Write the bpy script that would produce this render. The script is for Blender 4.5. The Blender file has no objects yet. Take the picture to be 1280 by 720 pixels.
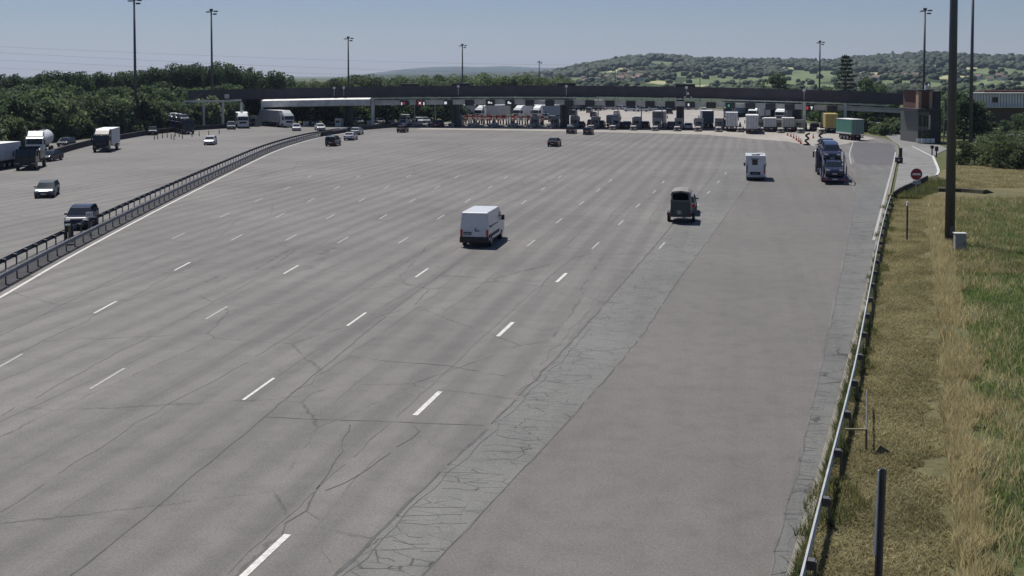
import bpy, bmesh, math, random
import numpy as np
from mathutils import Vector, Matrix, noise
random.seed(7); RNG = np.random.default_rng(7)
R = math.radians
S = bpy.context.scene
COL = S.collection

# ------------------------------------------------------------------ camera, sky, sun, exposure
H = 12.0; F = 1370.0; YH = 95.0; PITCH = R(2.5)
cam_data = bpy.data.cameras.new('camera'); cam = bpy.data.objects.new('camera', cam_data); COL.objects.link(cam)
cam.location = (0, 0, H); cam.rotation_euler = (R(90) - PITCH, 0, 0)
cam_data.sensor_width = 36; cam_data.lens = F / 1280 * 36
cam_data.shift_y = -(360 - (YH + F * math.tan(PITCH))) / 1280
cam_data.clip_start = 0.5; cam_data.clip_end = 40000
S.camera = cam
SUN = Vector((-0.62, 1.16, 2.42)).normalized()      # towards the sun: beyond the plaza, to the west
w = bpy.data.worlds.new('World'); S.world = w; w.use_nodes = True
nt = w.node_tree; bg = nt.nodes['Background']
sky = nt.nodes.new('ShaderNodeTexSky'); sky.sky_type = 'NISHITA'; sky.sun_disc = False
sky.sun_elevation = math.asin(SUN.z); sky.sun_rotation = math.atan2(SUN.x, SUN.y)
sky.altitude = 200; sky.air_density = 1.0; sky.dust_density = 0.2; sky.ozone_density = 3.5
tint = nt.nodes.new('ShaderNodeMixRGB'); tint.blend_type = 'MULTIPLY'; tint.inputs[0].default_value = 1; tint.inputs[2].default_value = (.88, .88, 1.06, 1)   # pulls the sky colour towards blue
nt.links.new(sky.outputs[0], tint.inputs[1]); nt.links.new(tint.outputs[0], bg.inputs[0]); bg.inputs[1].default_value = 0.056
sl = bpy.data.lights.new('sun', 'SUN'); sl.energy = 5.0; sl.angle = R(0.5); sl.color = (1.0, 0.96, 0.9)
sun = bpy.data.objects.new('sun', sl); COL.objects.link(sun); sun.location = (0, 0, 60)
sun.rotation_euler = SUN.to_track_quat('Z', 'Y').to_euler()
S.view_settings.view_transform = 'Standard'; S.view_settings.look = 'None'
S.view_settings.exposure = 0.08; S.view_settings.gamma = 1.0
S.cycles.max_bounces = 6; S.cycles.volume_bounces = 0

CP, SP = math.cos(PITCH), math.sin(PITCH); Y0 = YH + F * math.tan(PITCH)
def P(x, y, z=0.0):
    """ground point (at height z) seen at photo pixel x, y"""
    dx, dy, dz = (x - 640) / F, 1.0, -(y - Y0) / F
    wy, wz = dy * CP + dz * SP, -dy * SP + dz * CP
    t = (z - H) / wz
    return Vector((dx * t, wy * t, z))
def PD(x, y, Z):
    """point at distance Z seen at photo pixel x, y"""
    dx, dy, dz = (x - 640) / F, 1.0, -(y - Y0) / F
    wy, wz = dy * CP + dz * SP, -dy * SP + dz * CP
    t = Z / wy
    return Vector((dx * t, Z, H + wz * t))
def heading(dx, dy): return math.atan2(-dx, dy)

# ------------------------------------------------------------------ materials
MATS = {}
def mat(name, col, rough=0.7, metal=0.0, var=0.12, scale=3.0, spec=0.5, emit=0, coat=0.0, dirt=None, coords='Object'):
    if name in MATS: return MATS[name]
    m = bpy.data.materials.new(name); m.use_nodes = True; n = m.node_tree; b = n.nodes['Principled BSDF']
    tc = n.nodes.new('ShaderNodeTexCoord'); nz = n.nodes.new('ShaderNodeTexNoise')
    nz.inputs['Scale'].default_value = scale; nz.inputs['Detail'].default_value = 5
    n.links.new(tc.outputs[coords], nz.inputs['Vector'])
    r = n.nodes.new('ShaderNodeValToRGB'); e = r.color_ramp.elements
    c0 = [c * (1 - var) for c in col]; c1 = [min(1, c * (1 + var)) for c in col]
    e[0].position = .3; e[1].position = .7
    e[0].color = (*c0, 1); e[1].color = (*c1, 1)
    n.links.new(nz.outputs[0], r.inputs[0])
    out = r.outputs[0]
    if dirt:
        n2 = n.nodes.new('ShaderNodeTexNoise'); n2.inputs['Scale'].default_value = .9; n2.inputs['Detail'].default_value = 7
        n.links.new(tc.outputs[coords], n2.inputs['Vector'])
        r2 = n.nodes.new('ShaderNodeValToRGB'); r2.color_ramp.elements[0].position = .5; r2.color_ramp.elements[1].position = .75
        r2.color_ramp.elements[1].color = (.6, .6, .6, 1)
        n.links.new(n2.outputs[0], r2.inputs[0])
        mx = n.nodes.new('ShaderNodeMixRGB'); mx.inputs[2].default_value = (*dirt, 1)
        n.links.new(r2.outputs[0], mx.inputs[0]); n.links.new(out, mx.inputs[1]); out = mx.outputs[0]
    n.links.new(out, b.inputs['Base Color'])
    b.inputs['Roughness'].default_value = rough; b.inputs['Metallic'].default_value = metal
    b.inputs['Specular IOR Level'].default_value = spec
    b.inputs['Coat Weight'].default_value = coat; b.inputs['Coat Roughness'].default_value = .08
    if emit:
        b.inputs['Emission Color'].default_value = (*col, 1); b.inputs['Emission Strength'].default_value = emit
    MATS[name] = m; return m
def paint(name, col, dirt=None): return mat(name + ' paint', col, .26, 0, .05, 2, .3, 0, .15, dirt)
WHITE = paint('white', (.62, .63, .64), (.5, .49, .46)); SILVER = mat('silver paint', (.42, .44, .45), .35, .5, .05, 2, .5, 0, .6)
NAVY = paint('navy', (.011, .014, .034)); BLACK = paint('black', (.014, .014, .016)); DARKRED = paint('dark red', (.07, .016, .014))
GREYP = paint('grey', (.14, .145, .15)); ANTHR = paint('anthracite', (.035, .038, .043)); GREYGREEN = mat('grey green paint', (.07, .09, .088), .35, .15, .05, 2, .3, 0, .1)
GLASS = mat('vehicle glass', (.012, .017, .02), .03, 0, .2, 3, .6)
TYRE = mat('tyre rubber', (.016, .016, .016), .9); RIM = mat('wheel rim', (.32, .32, .33), .4, .7)
PLAST = mat('black plastic', (.02, .02, .022), .6); CHAS = mat('chassis steel', (.03, .03, .032), .7, .2, .3)
TAIL = mat('tail lamp red', (.45, .02, .02), .25); HEAD = mat('headlamp glass', (.6, .62, .65), .12, .3)
PLATE = mat('plate white', (.6, .6, .58), .5); AMBER = mat('amber lamp', (.6, .22, .02), .3)
GALV = mat('galvanised steel', (.43, .44, .44), .5, .25, .18, 2.5, .5, 0, 0, (.32, .31, .29)); GALVD = mat('weathered steel', (.13, .13, .135), .55, .6, .25, 2)
RAILD = mat('weathered guardrail steel', (.21, .215, .225), .6, .35, .2, 2)
MAST = mat('mast steel', (.085, .09, .1), .5, .5, .15, .5); CONC = mat('concrete', (.19, .178, .15), .9, 0, .25, .8, .3, 0, 0, (.2, .19, .17))
DCONC = mat('dark concrete', (.04, .04, .042), .9, 0, .3, .9, .3); REDP = mat('red plastic', (.5, .035, .03), .5); WHITEP = mat('white plastic', (.75, .75, .73), .5)
ORANGE = mat('orange plastic', (.65, .14, .04), .5); YELLOW = mat('yellow board', (.55, .40, .04), .5)
FASC = mat('canopy fascia', (.060, .050, .062), .55, .15, .18, .35, .5, 0, 0, (.035, .04, .05)); LBEAM = mat('pale beam metal', (.52, .53, .51), .6, .1, .14, .6, .4, 0, 0, (.30, .31, .29))
COLM = mat('dark column steel', (.03, .032, .036), .6, .2, .3, .8); BOOTHM = mat('booth panel', (.32, .325, .32), .5, .1, .12, 1.2)
NOSE = mat('bumper drum', (.50, .48, .43), .6, 0, .2, 3, .4, 0, 0, (.2, .18, .15))
SIGNK = mat('sign black', (.02, .022, .025), .4); SIGNR = mat('lit red lamp', (.75, .06, .09), .4, emit=.3); SIGNW = mat('lit white lamp', (.9, .92, .9), .4, emit=.5)
SIGNG = mat('lit green lamp', (.05, .5, .25), .4, emit=.25)
BRICKO = mat('orange cladding', (.34, .235, .165), .8, 0, .12, 4); BRICKR = mat('red brick', (.10, .045, .035), .85, 0, .2, 5)
def boxmat(name, col, dirt=None): return mat(name, col, .5, 0, .06, 1.2, .4, 0, 0, dirt)

# ------------------------------------------------------------------ mesh builder
class MB:
    def __init__(s): s.v = []; s.f = []; s.m = []
    def add(s, vs, fs, mi=0, M=None):
        o = len(s.v)
        s.v += [tuple(M @ Vector(v)) if M else tuple(v) for v in vs]
        s.f += [tuple(i + o for i in f) for f in fs]; s.m += [mi] * len(fs); return s
    def box(s, c, d, mi=0, M=None, taper=1.0):
        x, y, z = d[0] / 2, d[1] / 2, d[2] / 2
        vs = [(c[0] + sx * x * (taper if sz > 0 else 1), c[1] + sy * y * (taper if sz > 0 else 1), c[2] + sz * z) for sz in (-1, 1) for sy in (-1, 1) for sx in (-1, 1)]
        return s.add(vs, [(0, 2, 3, 1), (4, 5, 7, 6), (0, 1, 5, 4), (2, 6, 7, 3), (0, 4, 6, 2), (1, 3, 7, 5)], mi, M)
    def bar(s, a, b, wd, ht, mi=0):
        a, b = Vector(a), Vector(b); d = b - a
        if d.length < 1e-6: return s
        q = d.to_track_quat('Y', 'Z').to_matrix().to_4x4()
        M = Matrix.Translation((a + b) / 2) @ q
        return s.box((0, 0, 0), (wd, d.length, ht), mi, M)
    def cyl(s, a, b, r0, r1=None, n=10, mi=0):
        r1 = r0 if r1 is None else r1
        a, b = Vector(a), Vector(b); q = (b - a).to_track_quat('Z', 'Y')
        vs = []
        for p, r in ((a, r0), (b, r1)):
            for i in range(n):
                t = 2 * math.pi * i / n; vs.append(p + q @ Vector((r * math.cos(t), r * math.sin(t), 0)))
        fs = [(i, (i + 1) % n, n + (i + 1) % n, n + i) for i in range(n)] + [tuple(range(n - 1, -1, -1)), tuple(range(n, 2 * n))]
        return s.add(vs, fs, mi)
    def tube(s, pts, r, n=6, mi=0):
        pts = [Vector(p) for p in pts]; vs = []; k = len(pts)
        for i, p in enumerate(pts):
            d = (pts[min(i + 1, k - 1)] - pts[max(i - 1, 0)]); q = d.to_track_quat('Z', 'Y'); rr = r[i] if isinstance(r, (list, tuple)) else r
            for j in range(n):
                t = 2 * math.pi * j / n; vs.append(p + q @ Vector((rr * math.cos(t), rr * math.sin(t), 0)))
        fs = [(i * n + j, i * n + (j + 1) % n, (i + 1) * n + (j + 1) % n, (i + 1) * n + j) for i in range(k - 1) for j in range(n)]
        fs += [tuple(range(n - 1, -1, -1)), tuple(range((k - 1) * n, k * n))]
        return s.add(vs, fs, mi)
    def prism(s, prof, hw, mi=0):
        """side profile (y, z) pulled out to +-hw (a number, or one per point)"""
        n = len(prof); hh = hw if isinstance(hw, (list, tuple)) else [hw] * n
        vs = [(-h, y, z) for (y, z), h in zip(prof, hh)] + [(h, y, z) for (y, z), h in zip(prof, hh)]
        fs = [(i, n + i, n + (i + 1) % n, (i + 1) % n) for i in range(n)] + [tuple(range(n)), tuple(range(2 * n - 1, n - 1, -1))]
        return s.add(vs, fs, mi)
    def sweep(s, path, sec, mi=0, cap=True):
        """closed section (offset to the right of travel, z) swept along a ground path"""
        path = [Vector(p) for p in path]; n = len(sec); k = len(path); vs = []
        for i, p in enumerate(path):
            d = path[min(i + 1, k - 1)] - path[max(i - 1, 0)]; d.z = 0; d.normalize(); rt = Vector((d.y, -d.x, 0))
            vs += [p + rt * o + Vector((0, 0, z)) for o, z in sec]
        fs = [(i * n + j, i * n + (j + 1) % n, (i + 1) * n + (j + 1) % n, (i + 1) * n + j) for i in range(k - 1) for j in range(n)]
        if cap: fs += [tuple(range(n - 1, -1, -1)), tuple(range((k - 1) * n, k * n))]
        return s.add(vs, fs, mi)
    def poly(s, pts, mi=0):
        return s.add(pts, [tuple(range(len(pts)))], mi)
    def mesh(s, name, mats, bevel=0, smooth=False, seg=2):
        me = bpy.data.meshes.new(name); me.from_pydata(s.v, [], s.f)
        for m in (mats if isinstance(mats, (list, tuple)) else [mats]): me.materials.append(m)
        me.polygons.foreach_set('material_index', s.m)
        bm = bmesh.new(); bm.from_mesh(me); bmesh.ops.recalc_face_normals(bm, faces=bm.faces)
        if bevel: bmesh.ops.bevel(bm, geom=list(bm.edges), offset=bevel, segments=seg, profile=.6, affect='EDGES', clamp_overlap=True)
        bm.to_mesh(me); bm.free()
        if smooth and not bevel: me.polygons.foreach_set('use_smooth', [True] * len(me.polygons))
        me.update(); return me
    def build(s, name, mats, parent=None, bevel=0, smooth=False, seg=2, loc=None):
        o = bpy.data.objects.new(name, s.mesh(name, mats, bevel, smooth, seg)); COL.objects.link(o)
        if parent: o.parent = parent
        if loc: o.location = loc
        return o
def tag(o, label=None, cat=None, group=None, kind=None):
    if label: o['label'] = label
    if cat: o['category'] = cat
    if group: o['group'] = group
    if kind: o['kind'] = kind
    return o
def thing(name, label, cat, loc, rz=0, group=None):
    o = bpy.data.objects.new(name, None); COL.objects.link(o); o.location = loc; o.rotation_euler = (0, 0, rz); o.empty_display_size = .2
    return tag(o, label, cat, group)
def dup(root, loc, rz=None, label=None, group=None, scale=None):
    def cp(o, par):
        c = o.copy(); COL.objects.link(c); c.parent = par
        for ch in KIDS(o): cp(ch, c)
        return c
    c = cp(root, None); c.location = loc
    if rz is not None: c.rotation_euler = (0, 0, rz)
    if label: c['label'] = label
    if group: c['group'] = group
    if scale: c.scale = scale if isinstance(scale, tuple) else (scale,) * 3
    return c
def KIDS(o): return list(o.children)
def smoothpath(pts, step):
    """resample a polyline evenly"""
    pts = [Vector(p) for p in pts]; out = [pts[0].copy()]; acc = 0
    # Catmull-Rom, dense
    dense = []
    for i in range(len(pts) - 1):
        p0, p1, p2, p3 = pts[max(i - 1, 0)], pts[i], pts[i + 1], pts[min(i + 2, len(pts) - 1)]
        if i == 0: p0 = p1 * 2 - p2
        if i == len(pts) - 2: p3 = p2 * 2 - p1
        for k in range(24):
            t = k / 24; a = (p2 - p0) * .5 ; b = (p3 - p1) * .5
            dense.append(p1 * (2*t**3 - 3*t**2 + 1) + a * (t**3 - 2*t**2 + t) + p2 * (-2*t**3 + 3*t**2) + b * (t**3 - t**2))
    dense.append(pts[-1])
    for a, b in zip(dense, dense[1:]):
        L = (b - a).length
        while acc + L >= step:
            t = (step - acc) / L; a = a.lerp(b, t); out.append(a.copy()); L = (b - a).length; acc = 0
        acc += L
    return out
def offset(path, d):
    res = []
    for i, p in enumerate(path):
        t = path[min(i + 1, len(path) - 1)] - path[max(i - 1, 0)]; t.z = 0; t.normalize()
        res.append(p + Vector((t.y, -t.x, 0)) * d)
    return res
def textobj(body, size, m, parent, loc, rot, name='lettering'):
    c = bpy.data.curves.new(name, 'FONT'); c.body = body; c.size = size; c.align_x = 'CENTER'; c.align_y = 'CENTER'; c.extrude = .004
    o = bpy.data.objects.new(name, c); COL.objects.link(o); o.parent = parent; o.location = loc; o.rotation_euler = rot; c.materials.append(m)
    bpy.context.view_layer.update(); me = bpy.data.meshes.new_from_object(o); n = bpy.data.objects.new(name, me); COL.objects.link(n); n.parent = parent; n.location = loc; n.rotation_euler = rot; bpy.data.objects.remove(o); n.name = name; return n
# ------------------------------------------------------------------ ground, roads, markings
from mathutils.geometry import tessellate_polygon
def sheet(name, pts, z, m, kind='structure'):
    vs = [(p[0], p[1], z) for p in pts]; tr = tessellate_polygon([[Vector(v) for v in vs]])
    me = bpy.data.meshes.new(name); fs = []
    for t in tr:
        a, b, c = [Vector(vs[i]) for i in t]
        fs.append(t if (b - a).cross(c - a).z > 0 else t[::-1])
    me.from_pydata(vs, [], fs); me.materials.append(m); o = bpy.data.objects.new(name, me); COL.objects.link(o); o['kind'] = kind; return o
def nodes_of(name):
    m = bpy.data.materials.new(name); m.use_nodes = True; return m, m.node_tree, m.node_tree.nodes['Principled BSDF']
def N(t, typ, **kw):
    n = t.nodes.new(typ)
    for k, v in kw.items():
        if k in n.inputs: n.inputs[k].default_value = v
        else: setattr(n, k, v)
    return n
def ramp(t, src, stops):
    r = t.nodes.new('ShaderNodeValToRGB'); e = r.color_ramp.elements
    while len(e) < len(stops): e.new(.5)
    for el, (p, c) in zip(e, stops): el.position = p; el.color = (c, c, c, 1) if not isinstance(c, tuple) else (*c, 1)
    t.links.new(src, r.inputs[0]); return r.outputs[0]
def mixc(t, a, b, f, mode='MIX'):
    n = t.nodes.new('ShaderNodeMixRGB'); n.blend_type = mode
    for s, v in ((1, a), (2, b)):
        if isinstance(v, tuple): n.inputs[s].default_value = (*v, 1)
        else: t.links.new(v, n.inputs[s])
    if isinstance(f, (int, float)): n.inputs[0].default_value = f
    else: t.links.new(f, n.inputs[0])
    return n.outputs[0]
def lanecoords(t, ang, sx=1, sy=1):
    tc = t.nodes.new('ShaderNodeTexCoord'); mp = t.nodes.new('ShaderNodeMapping')
    mp.inputs['Rotation'].default_value = (0, 0, ang); mp.inputs['Scale'].default_value = (sx, sy, 1)
    r = t.nodes.new('ShaderNodeMapping'); r.inputs['Rotation'].default_value = (0, 0, ang)
    sc = t.nodes.new('ShaderNodeMapping'); sc.inputs['Scale'].default_value = (sx, sy, 1)
    t.links.new(tc.outputs['Object'], r.inputs[0]); t.links.new(r.outputs[0], sc.inputs[0]); return sc.outputs[0], tc.outputs['Object']
def asphalt(name, col, streak=.3, cracks=None, patch=.18, seams=0, cw=1.0):
    m, t, b = nodes_of(name)
    lc, oc = lanecoords(t, R(12), .55, .012)
    st = N(t, 'ShaderNodeTexNoise', Scale=1.0, Detail=6, Roughness=.65); t.links.new(lc, st.inputs['Vector'])
    md = N(t, 'ShaderNodeTexNoise', Scale=.06, Detail=6, Roughness=.6); t.links.new(oc, md.inputs['Vector'])
    m2 = N(t, 'ShaderNodeTexNoise', Scale=.9, Detail=6, Roughness=.7); t.links.new(oc, m2.inputs['Vector'])
    fi = N(t, 'ShaderNodeTexNoise', Scale=14, Detail=4, Roughness=.75); t.links.new(oc, fi.inputs['Vector'])
    c = mixc(t, col, ramp(t, st.outputs[0], [(.3, 1 - streak), (.5, 1), (.72, 1 + streak * .35)]), 1, 'MULTIPLY')
    c = mixc(t, c, ramp(t, md.outputs[0], [(.35, 1 - patch), (.65, 1 + patch * .6)]), 1, 'MULTIPLY')
    c = mixc(t, c, ramp(t, m2.outputs[0], [(.33, .86), (.5, 1), (.68, 1.08)]), 1, 'MULTIPLY')
    c = mixc(t, c, ramp(t, fi.outputs[0], [(.32, .72), (.68, 1.28)]), 1, 'MULTIPLY')
    oil = N(t, 'ShaderNodeTexVoronoi', feature='F1', Scale=.22); t.links.new(mixc(t, oc, m2.outputs['Color'], .25), oil.inputs['Vector'])
    c = mixc(t, c, ramp(t, oil.outputs['Distance'], [(0, .62), (.07, .8), (.13, 1)]), ramp(t, md.outputs[0], [(.48, 0), (.62, .8)]), 'MULTIPLY')
    if seams:   # dark sealed joints running with the lanes
        wz = N(t, 'ShaderNodeTexNoise', Scale=.12, Detail=5); t.links.new(oc, wz.inputs['Vector'])
        l2, _ = lanecoords(t, R(12), 1, 1)
        sx = N(t, 'ShaderNodeSeparateXYZ'); t.links.new(l2, sx.inputs[0])
        wob = N(t, 'ShaderNodeMath', operation='MULTIPLY_ADD'); t.links.new(wz.outputs[0], wob.inputs[0]); wob.inputs[1].default_value = 1.3; t.links.new(sx.outputs[0], wob.inputs[2])
        pp = N(t, 'ShaderNodeMath', operation='PINGPONG'); t.links.new(wob.outputs[0], pp.inputs[0]); pp.inputs[1].default_value = 1.75
        c = mixc(t, c, ramp(t, pp.outputs[0], [(0, .45), (.02, .55), (.045, 1)]), ramp(t, md.outputs[0], [(.45, 0), (.6, seams)]), 'MULTIPLY')
        ww = N(t, 'ShaderNodeMath', operation='PINGPONG'); t.links.new(sx.outputs[0], ww.inputs[0]); ww.inputs[1].default_value = .9
        c = mixc(t, c, ramp(t, ww.outputs[0], [(.25, .83), (.6, 1.0)]), .9, 'MULTIPLY')
    if cracks:  # (across scale, along scale)
        l3, _ = lanecoords(t, R(12), cracks[0], cracks[1])
        dz = N(t, 'ShaderNodeTexNoise', Scale=1.4, Detail=6, Roughness=.7); t.links.new(oc, dz.inputs['Vector'])
        ad = mixc(t, l3, dz.outputs['Color'], .18 if cw == 1 else .06)
        vo = N(t, 'ShaderNodeTexVoronoi', feature='DISTANCE_TO_EDGE', Scale=1.0); t.links.new(ad, vo.inputs['Vector'])
        keep = N(t, 'ShaderNodeTexNoise', Scale=.5, Detail=3); t.links.new(oc, keep.inputs['Vector'])
        k = ramp(t, keep.outputs[0], [(.38, 0), (.58, 1)])
        c = mixc(t, c, ramp(t, vo.outputs['Distance'], [(0, .3 if cw == 1 else .55), (.012 * cw, .5 if cw == 1 else .65), (.03 * cw, 1)]), k, 'MULTIPLY')
    t.links.new(c, b.inputs['Base Color']); b.inputs['Roughness'].default_value = .76; b.inputs['Specular IOR Level'].default_value = .36
    bp = N(t, 'ShaderNodeBump', Strength=.3, Distance=.02); t.links.new(fi.outputs[0], bp.inputs['Height']); t.links.new(bp.outputs[0], b.inputs['Normal'])
    return m
AS_OLD = asphalt('worn asphalt', (.150, .142, .133), .19, (.13, .1), .2, .95, .26)
AS_STRIP = asphalt('cracked grey asphalt', (.143, .142, .133), .18, (1.1, 2.3), .16)
AS_EDGE = asphalt('cracked shoulder asphalt', (.127, .128, .121), .18, (.55, 1.5), .16)
AS_NEW = asphalt('smooth brown asphalt', (.127, .118, .110), .12, None, .1)
AS_PATCH = asphalt('dark patch asphalt', (.09, .088, .092), .1, None, .08)
AS_SIDE = asphalt('side road asphalt', (.19, .188, .18), .1, (.25, .8), .12)
CONCP = asphalt('pale toll concrete', (.30, .275, .245), .12, None, .12)

kerb_px = [(952, 820), (983, 720), (1021, 594), (1053, 474), (1078, 376), (1097, 292), (1110, 240), (1117.5, 208), (1121.5, 190), (1118, 181), (1108, 175.5), (1094, 171.5), (1080, 168.5)]
kerb = smoothpath([P(*p) for p in kerb_px], 1.5)
def landmat(name, a, b_, c_, sc=.03):
    m, t, b = nodes_of(name); tc = t.nodes.new('ShaderNodeTexCoord'); oc = tc.outputs['Object']
    n1 = N(t, 'ShaderNodeTexNoise', Scale=sc, Detail=7, Roughness=.65); t.links.new(oc, n1.inputs['Vector'])
    n2 = N(t, 'ShaderNodeTexNoise', Scale=1.6, Detail=8, Roughness=.75); t.links.new(oc, n2.inputs['Vector'])
    n3 = N(t, 'ShaderNodeTexNoise', Scale=9, Detail=6, Roughness=.8); t.links.new(oc, n3.inputs['Vector'])
    c = mixc(t, a, b_, ramp(t, n1.outputs[0], [(.35, 0), (.65, 1)]))
    c = mixc(t, c, c_, ramp(t, n2.outputs[0], [(.42, 0), (.7, .8)]))
    c = mixc(t, c, ramp(t, n3.outputs[0], [(.3, .62), (.5, 1), (.75, 1.3)]), 1, 'MULTIPLY')
    t.links.new(c, b.inputs['Base Color']); b.inputs['Roughness'].default_value = .95; b.inputs['Specular IOR Level'].default_value = .15
    bp = N(t, 'ShaderNodeBump', Strength=.7, Distance=.12); t.links.new(n2.outputs[0], bp.inputs['Height']); t.links.new(bp.outputs[0], b.inputs['Normal'])
    return m
M_GROUND = landmat('farmland ground', (.07, .085, .035), (.12, .115, .055), (.06, .08, .03), .006)
M_MOWN = landmat('mown dry verge', (.16, .142, .078), (.12, .12, .06), (.07, .068, .034), .12)
M_FIELD = landmat('verge meadow', (.065, .09, .034), (.10, .11, .048), (.15, .135, .07), .07)
M_STRAW = landmat('dry stubble', (.155, .135, .07), (.115, .11, .052), (.20, .17, .095), .08)
g = MB(); g.poly([(-26000, -600, 0), (26000, -600, 0), (26000, 26000, 0), (-26000, 26000, 0)])
tag(g.build('ground', M_GROUND, loc=(0, 0, -.06)), kind='structure')

plaza = [p for p in kerb] + [P(1030, 158), P(960, 143.5), P(905, 137), P(800, 131), P(690, 137), P(640, 145.5), P(560, 152.5), P(470, 156), P(318, 156), P(250, 160), P(190, 164.5), P(118, 173), P(70, 179)] + [Vector((-92, 190, 0)), Vector((-96, 120, 0)), Vector((-96, 14, 0)), Vector((kerb[0].x - .5, 14, 0))]
sheet('toll_plaza_road', plaza, 0, AS_OLD)
def band(name, lp, rp, z, m, step=3):
    a = smoothpath([P(*p) for p in lp], step); b_ = smoothpath([P(*p) for p in rp], step); return sheet(name, a + b_[::-1], z, m)
band('cracked_lane_road', [(330, 805), (420, 720), (530, 612), (640, 505), (735, 405), (800, 330), (838, 285), (872, 245), (898, 212), (918, 186)],
     [(440, 805), (526, 720), (620, 622), (722, 512), (800, 421), (846, 352), (885, 300), (915, 258), (940, 222), (958, 192)], .004, AS_STRIP)
band('resurfaced_lane_road', [(443, 805), (529, 720), (623, 622), (725, 512), (803, 421), (849, 352), (888, 300), (918, 258), (943, 222), (965, 186)],
     [(938, 805), (960, 720), (1005, 545), (1036, 402), (1060, 285), (1066, 240), (1056, 200), (1035, 184)], .004, AS_NEW)
band('shoulder_road', [(941, 805), (963, 720), (1008, 545), (1039, 402), (1063, 285), (1069, 240), (1070, 212)], [(952, 819), (982, 721), (1020, 594), (1052, 474), (1077, 376), (1096, 292), (1109, 240), (1116, 210)], .004, AS_EDGE)
sheet('patched_road', [P(1069, 205), P(1116.5, 207), P(1120.5, 190), P(1114, 179.5), P(1062, 178)], .008, AS_PATCH)
sheet('toll_apron_road', [P(520, 161.5), P(700, 164), P(880, 168.2), P(940, 173.5), P(985, 177), P(1012, 182), P(1036, 184), P(1066, 178), P(1094, 173), P(1060, 166), P(1030, 159), P(905, 139), P(800, 133), P(695, 138), P(640, 147), P(560, 154.5)], .004, CONCP)
# service road to the east, beyond the kerb
side = [p + Vector((.6, 0, 0)) for p in kerb if 112 < p.y < 200] + [P(1100, 164), P(1120, 166), P(1150, 180), P(1174, 181), P(1185, 186), P(1172, 192), P(1166, 197), P(1173, 214), P(1171, 219), P(1130, 238)]
sheet('service_road', side, .01, AS_SIDE)

# kerbs
kb = MB(); kb.sweep(kerb, [(0, -.05), (.24, -.05), (.24, .13), (.02, .13), (0, .1)])
tag(kb.build('kerb', CONC), kind='structure')
k2 = MB(); k2.sweep(smoothpath([P(1171, 220), P(1173, 214), P(1169, 203), P(1166, 196)], 1), [(-.15, -.03), (.15, -.03), (.15, .15), (-.15, .15)])
k2.sweep(smoothpath([P(1140, 183), P(1152, 189), P(1166, 196)], 1), [(-.1, -.03), (.1, -.03), (.1, .05), (-.1, .05)])
tag(k2.build('service_road_kerb', LBEAM), kind='structure')

# lane markings
M_PAINT = mat('road paint', (.56, .55, .52), .75, 0, .16, 9, .3, 0, 0, (.2, .19, .18)); M_WORN = mat('worn road paint', (.36, .35, .335), .75, 0, .3, 5, .3, 0, 0, (.15, .145, .14))
for m_ in (M_PAINT, M_WORN):
    for n_ in m_.node_tree.nodes:
        if n_.type == 'TEX_NOISE' and abs(n_.inputs['Scale'].default_value - .9) < .01: n_.inputs['Scale'].default_value = 5
LINES = [[(327, 699), (535, 504), (632, 411.5), (702, 347), (744.5, 307), (776, 278.5), (797.5, 257), (818, 239.5), (829, 227.5)],
  [(827.5, 307), (871, 257), (885.6, 240.6), (898, 227.5), (907, 217)],
  [(324, 486), (446, 399), (527.5, 341), (622, 276), (655, 252.6), (679, 236), (700, 221)],
  [(664, 304), (699, 276), (727, 254), (748, 237.6), (763, 225.6)],
  [(504, 300.6), (551, 271.5), (584.5, 251), (612.6, 234), (632, 222)],
  [(135, 473), (271, 391), (364, 337), (429, 300), (479, 271), (515.5, 250.7), (547, 234), (571, 221)],
  [(364, 297), (413, 271), (452.5, 250), (483.6, 234), (511, 220)],
  [(8, 454), (132, 384), (228, 333), (296, 297), (350, 269.5), (389, 250), (421, 234.6), (448, 221)],
  [(223, 295), (281, 269), (323, 250), (359, 235), (387, 221)]]
lm = MB(); stain = random.Random(3)
def stripe(mb, a, b, wd, z, mi):
    d = (b - a).normalized(); n = Vector((d.y, -d.x, 0)) * wd / 2; up = Vector((0, 0, z))
    mb.add([a - n + up, a + n + up, b + n + up, b - n + up], [(0, 1, 2, 3)], mi)
for ln in LINES:
    pts = [P(*p) for p in ln]
    for i, p in enumerate(pts):
        d = (pts[min(i + 1, len(pts) - 1)] - pts[max(i - 1, 0)]).normalized()
        far = p.y > 75 or (p.x < -14 and stain.random() < .6)
        stripe(lm, p - d * 1.5, p + d * 1.5, .2 if ln is LINES[0] and p.y < 70 else .13, .012, 1 if far else 0)
wl = smoothpath([P(*p) for p in [(-60, 404), (0, 372), (88.6, 320.8), (183, 270), (255, 233), (318, 201.5), (345, 189), (372, 179.5), (402, 171.5), (440, 165)]], 2)
for a, b in zip(wl, wl[1:]): stripe(lm, a, b + (b - a) * .002, .2, .012, 0)
for a, b in zip(smoothpath([P(1066, 178.5), P(1062, 192), P(1064, 205)], 1.5), smoothpath([P(1066, 178.5), P(1062, 192), P(1064, 205)], 1.5)[1:]): stripe(lm, a, b, .16, .014, 1)
for a, b in zip(smoothpath([P(1092, 300), P(1108.5, 236), P(1115.5, 210), P(1119.5, 190)], 3), smoothpath([P(1092, 300), P(1108.5, 236), P(1115.5, 210), P(1119.5, 190)], 3)[1:]): stripe(lm, a, b, .2, .014, 1)
for y in (246, 240, 234, 228, 222, 216, 210):   # faint ribs on the service road
    stripe(lm, P(1118 + (246 - y) * .1, y), P(1150 + (246 - y) * .5, y - 2.5 + (246 - y) * -.05), .14, .016, 1)
tag(lm.build('lane_markings', [M_PAINT, M_WORN]), kind='structure')

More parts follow.
